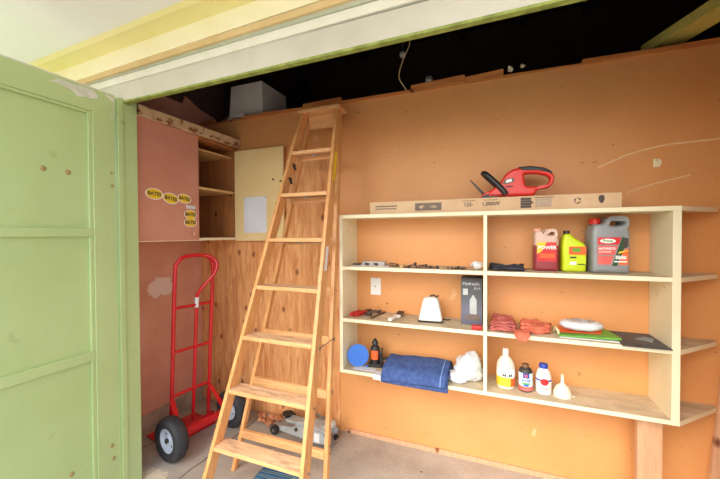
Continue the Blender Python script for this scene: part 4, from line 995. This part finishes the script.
o = obj('hem_stitching', towel_sheet(-.268, -.263, pr4, .01, 1, .010, skew=.03), 'blue_seam', tw, smooth=80, world=True); s_ = o.modifiers.new('s', 'SOLIDIFY'); s_.thickness = .003
m = BM(); prism(m, rounded([(-.655, 1.845), (-.60, 1.845), (-.60, 1.90), (-.655, 1.90)], .004), Z4+.0005, Z4+.003, 'XY'); prism(m, [(-.66, Z4-.03), (-.60, Z4-.032), (-.60, Z4+.003), (-.66, Z4+.003)], S-.004, S-.001)
tag(obj('paper_tag', m, 'paper'), 'white paper tag folded over the shelf edge left of the towel', 'paper')
# white bag
wb = thing('white_plastic_bag', 'crumpled white plastic bag on the lowest shelf left of the divider', 'bag', (-.158, 1.975, Z4))
def crumple(r, sc, loc, seed, amp):
    m = BM(); bmesh.ops.create_icosphere(m, subdivisions=4, radius=r)
    for v in m.verts:
        n = v.co.normalized(); v.co += n*(noise.noise(v.co*22+Vector((seed, 0, 0)))*amp+abs(noise.noise(v.co*48+Vector((0, seed, 0))))*amp*.8)
    m.transform(Matrix.Translation(loc) @ Matrix.Diagonal((*sc, 1)))
    for v in m.verts: v.co.z = max(v.co.z, .001)
    return m
m = crumple(.076, (.98, .85, .95), (.022, 0, .072), 3, .022)
for v in m.verts:
    if v.co.z > .10: k = (v.co.z-.10)/.07; v.co.x = v.co.x*(1-.35*k)+.022*k; v.co.z += k*.014
obj('bag_body', m, 'bag', wb, smooth=30)
obj('bag_tail', crumple(.05, (1.0, .9, .6), (-.032, -.045, .030), 7, .018), 'bag', wb, smooth=30)
# bottles on the right
k1 = thing('cleaner_bottle', 'largest off-white round bottle with orange-yellow label, beside the divider', 'bottle', (.056, 1.955, Z4+.0005), R(10))
m = lathe(BM(), [(.036, 0), (.043, .004), (.045, .012), (.045, .115), (.041, .135), (.026, .158), (.015, .168), (.014, .176), (0, .176)], 36); obj('bottle', m, 'offwhite', k1, smooth=45)
m = BM(); lathe(m, [(.015, .174), (.0155, .176), (.014, .206), (0, .206)], 20); obj('cap', m, 'white_plastic', k1, smooth=45)
m = BM(); cyl(m, (0, 0, .206), (0, 0, .209), .012, n=16); obj('cap_disc', m, 'peach', k1)
def wrap(r, z0, z1, mtl, name, par, a0=0, a1=360, n=36, c=(0, 0)):
    m = BM(); st_ = (a1-a0)/n; full = abs(a1-a0) >= 359.9; cols = []
    for i in range(n if full else n+1):
        t = R(a0+i*st_); cols.append([m.verts.new((math.cos(t)*q+c[0], math.sin(t)*q+c[1], z)) for q, z in ((r, z0), (r+.0006, z0), (r+.0006, z1), (r, z1))])
    for i in range(n):
        a, b = cols[i], cols[(i+1) % len(cols)]
        for k in range(4): m.faces.new((a[k], a[(k+1) % 4], b[(k+1) % 4], b[k]))
    if not full: m.faces.new(cols[0][::-1]); m.faces.new(cols[-1])
    return obj(name, m, mtl, par, smooth=40)
wrap(.0456, .018, .060, 'orange_lbl', 'label_band', k1, 290, 380, 20); wrap(.0456, .018, .066, 'yel_lbl', 'label_band', k1, 180, 290, 24); wrap(.0456, .066, .108, 'white_lbl', 'label', k1, 180, 360, 24)
def bend(bm, r, z):  # wrap XZ text round a cylinder facing -Y
    bmesh.ops.triangulate(bm, faces=bm.faces[:])
    for v in bm.verts:
        a = v.co.x/r-math.pi/2; rr = r+(-v.co.y); v.co = Vector((math.cos(a)*rr, math.sin(a)*rr, v.co.z+z))
    return bm
obj('label_lettering', bend(text('M-M', .024, depth=.0008, bold=.0002, sx=1.15), .0466, .076), 'ink', k1)
k2 = thing('fuel_additive_bottle', 'small dark-topped bottle with pale blue and red label, middle of three bottles', 'bottle', (.152, 1.95, Z4+.0005), R(0))
m = lathe(BM(), [(.028, 0), (.033, .003), (.033, .100), (.026, .116), (.014, .122), (.014, .134), (0, .134)], 32); obj('bottle', m, 'dark_metal', k2, smooth=45)
m = BM(); lathe(m, [(.0155, .122), (.0155, .138), (0, .139)], 18); obj('cap', m, 'rust', k2, smooth=45)
wrap(.0334, .030, .098, 'pale_blue', 'label', k2); wrap(.0334, .008, .030, 'pinkred_lbl', 'label_band', k2)
wrap(.0338, .074, .098, 'deep_blue', 'label_emblem_field', k2, 245, 295, 10); wrap(.0345, .080, .092, 'pinkred_lbl', 'label_emblem', k2, 258, 282, 6)
obj('label_lettering', bend(text('Sta-bil', .017, depth=.0008, bold=.0004), .0338, .062), 'deep_blue', k2)
wrap(.0338, .042, .050, 'grn_lbl', 'label_band', k2, 238, 302, 12); wrap(.0338, .032, .042, 'blue', 'label_band', k2, 250, 290, 8)
k3 = thing('white_bottle', 'small white bottle with blue cap and red round emblem, right of three bottles', 'bottle', (.235, 1.95, Z4+.0005), R(0))
m = lathe(BM(), [(.031, 0), (.036, .004), (.036, .085), (.030, .112), (.020, .128), (.018, .132), (0, .132)], 32); obj('bottle', m, 'white_plastic', k3, smooth=45)
m = BM(); lathe(m, [(.0205, .130), (.0205, .148), (.019, .150), (0, .150)], 24); obj('cap', m, 'deep_blue', k3, smooth=45)
wrap(.0363, .070, .078, 'deep_blue', 'label_band', k3, 190, 350, 20)
m = BM(); prism(m, [(math.cos(i*math.pi/10)*.019, math.sin(i*math.pi/10)*.017) for i in range(20)], -.0008, 0)
bmesh.ops.subdivide_edges(m, edges=m.edges[:], cuts=2); obj('label_emblem', bend(m, .0372, .068), 'red_lbl', k3)
wrap(.0363, .030, .036, 'peach', 'label_print', k3, 240, 300, 12)
k4 = thing('white_funnel', 'small white funnel standing mouth down right of the three bottles', 'funnel', (.318, 1.945, Z4+.0005))
m = lathe(BM(), [(.041, 0), (.042, .002), (.040, .022), (.028, .048), (.012, .062), (.0075, .068), (.006, .108), (.0045, .108), (.006, .066), (.010, .060), (.026, .046), (.038, .020), (.039, 0), (.041, 0)], 36); obj('cone', m, 'offwhite', k4, smooth=45)
m = BM(); tube(m, [(.041, -.004, .003), (.052, -.004, .004), (.052, .006, .004), (.041, .006, .003)], .0022, 8, 3); obj('hanging_loop', m, 'offwhite', k4)

# ------------------------------------------------------------------ light
w = bpy.data.worlds.new('World'); bpy.context.scene.world = w; w.use_nodes = True
nt = w.node_tree; bg = nt.nodes['Background']
sky = nt.nodes.new('ShaderNodeTexSky'); sky.sky_type = 'NISHITA'; sky.sun_disc = False; sky.sun_elevation = R(48); sky.sun_rotation = R(200)
sky.dust_density = 3.5; sky.air_density = 1.0
mx = nt.nodes.new('ShaderNodeMix'); mx.data_type = 'RGBA'; mx.inputs[0].default_value = .75
nt.links.new(sky.outputs[0], mx.inputs[6]); mx.inputs[7].default_value = (1.0, .98, .95, 1)
nt.links.new(mx.outputs[2], bg.inputs['Color']); bg.inputs['Strength'].default_value = 1.0
# daylight from the open yard, soft and hazy
sun = bpy.data.lights.new('sun', 'SUN'); sun.energy = 1.3; sun.angle = R(50); sun.color = (1, .96, .88)
so = bpy.data.objects.new('sun', sun); C.objects.link(so); so.rotation_euler = (R(52), 0, R(-14))

# ------------------------------------------------------------------ camera
f, yaw, pit, rol = 338.38, R(21.6705), R(-.8888), R(-.2639)
F = Vector((-math.sin(yaw)*math.cos(pit), math.cos(yaw)*math.cos(pit), math.sin(pit)))
Rt = Vector((math.cos(yaw), math.sin(yaw), 0)); U = Rt.cross(F)
R2 = Rt*math.cos(rol)+U*math.sin(rol); U2 = -Rt*math.sin(rol)+U*math.cos(rol)
cd_ = bpy.data.cameras.new('camera'); cam = bpy.data.objects.new('camera', cd_); C.objects.link(cam)
cd_.sensor_fit = 'HORIZONTAL'; cd_.sensor_width = 36; cd_.lens = f/720*36; cd_.clip_start = .02
cam.matrix_world = Matrix(((R2.x, U2.x, -F.x, 0), (R2.y, U2.y, -F.y, 0), (R2.z, U2.z, -F.z, 1.35), (0, 0, 0, 1)))
sc = bpy.context.scene; sc.camera = cam
sc.view_settings.view_transform = 'Standard'; sc.view_settings.look = 'None'; sc.view_settings.gamma = 1
sc.view_settings.use_curve_mapping = False; sc.view_settings.exposure = 0.54
sc.cycles.use_denoising = True; sc.cycles.max_bounces = 10; sc.cycles.diffuse_bounces = 6
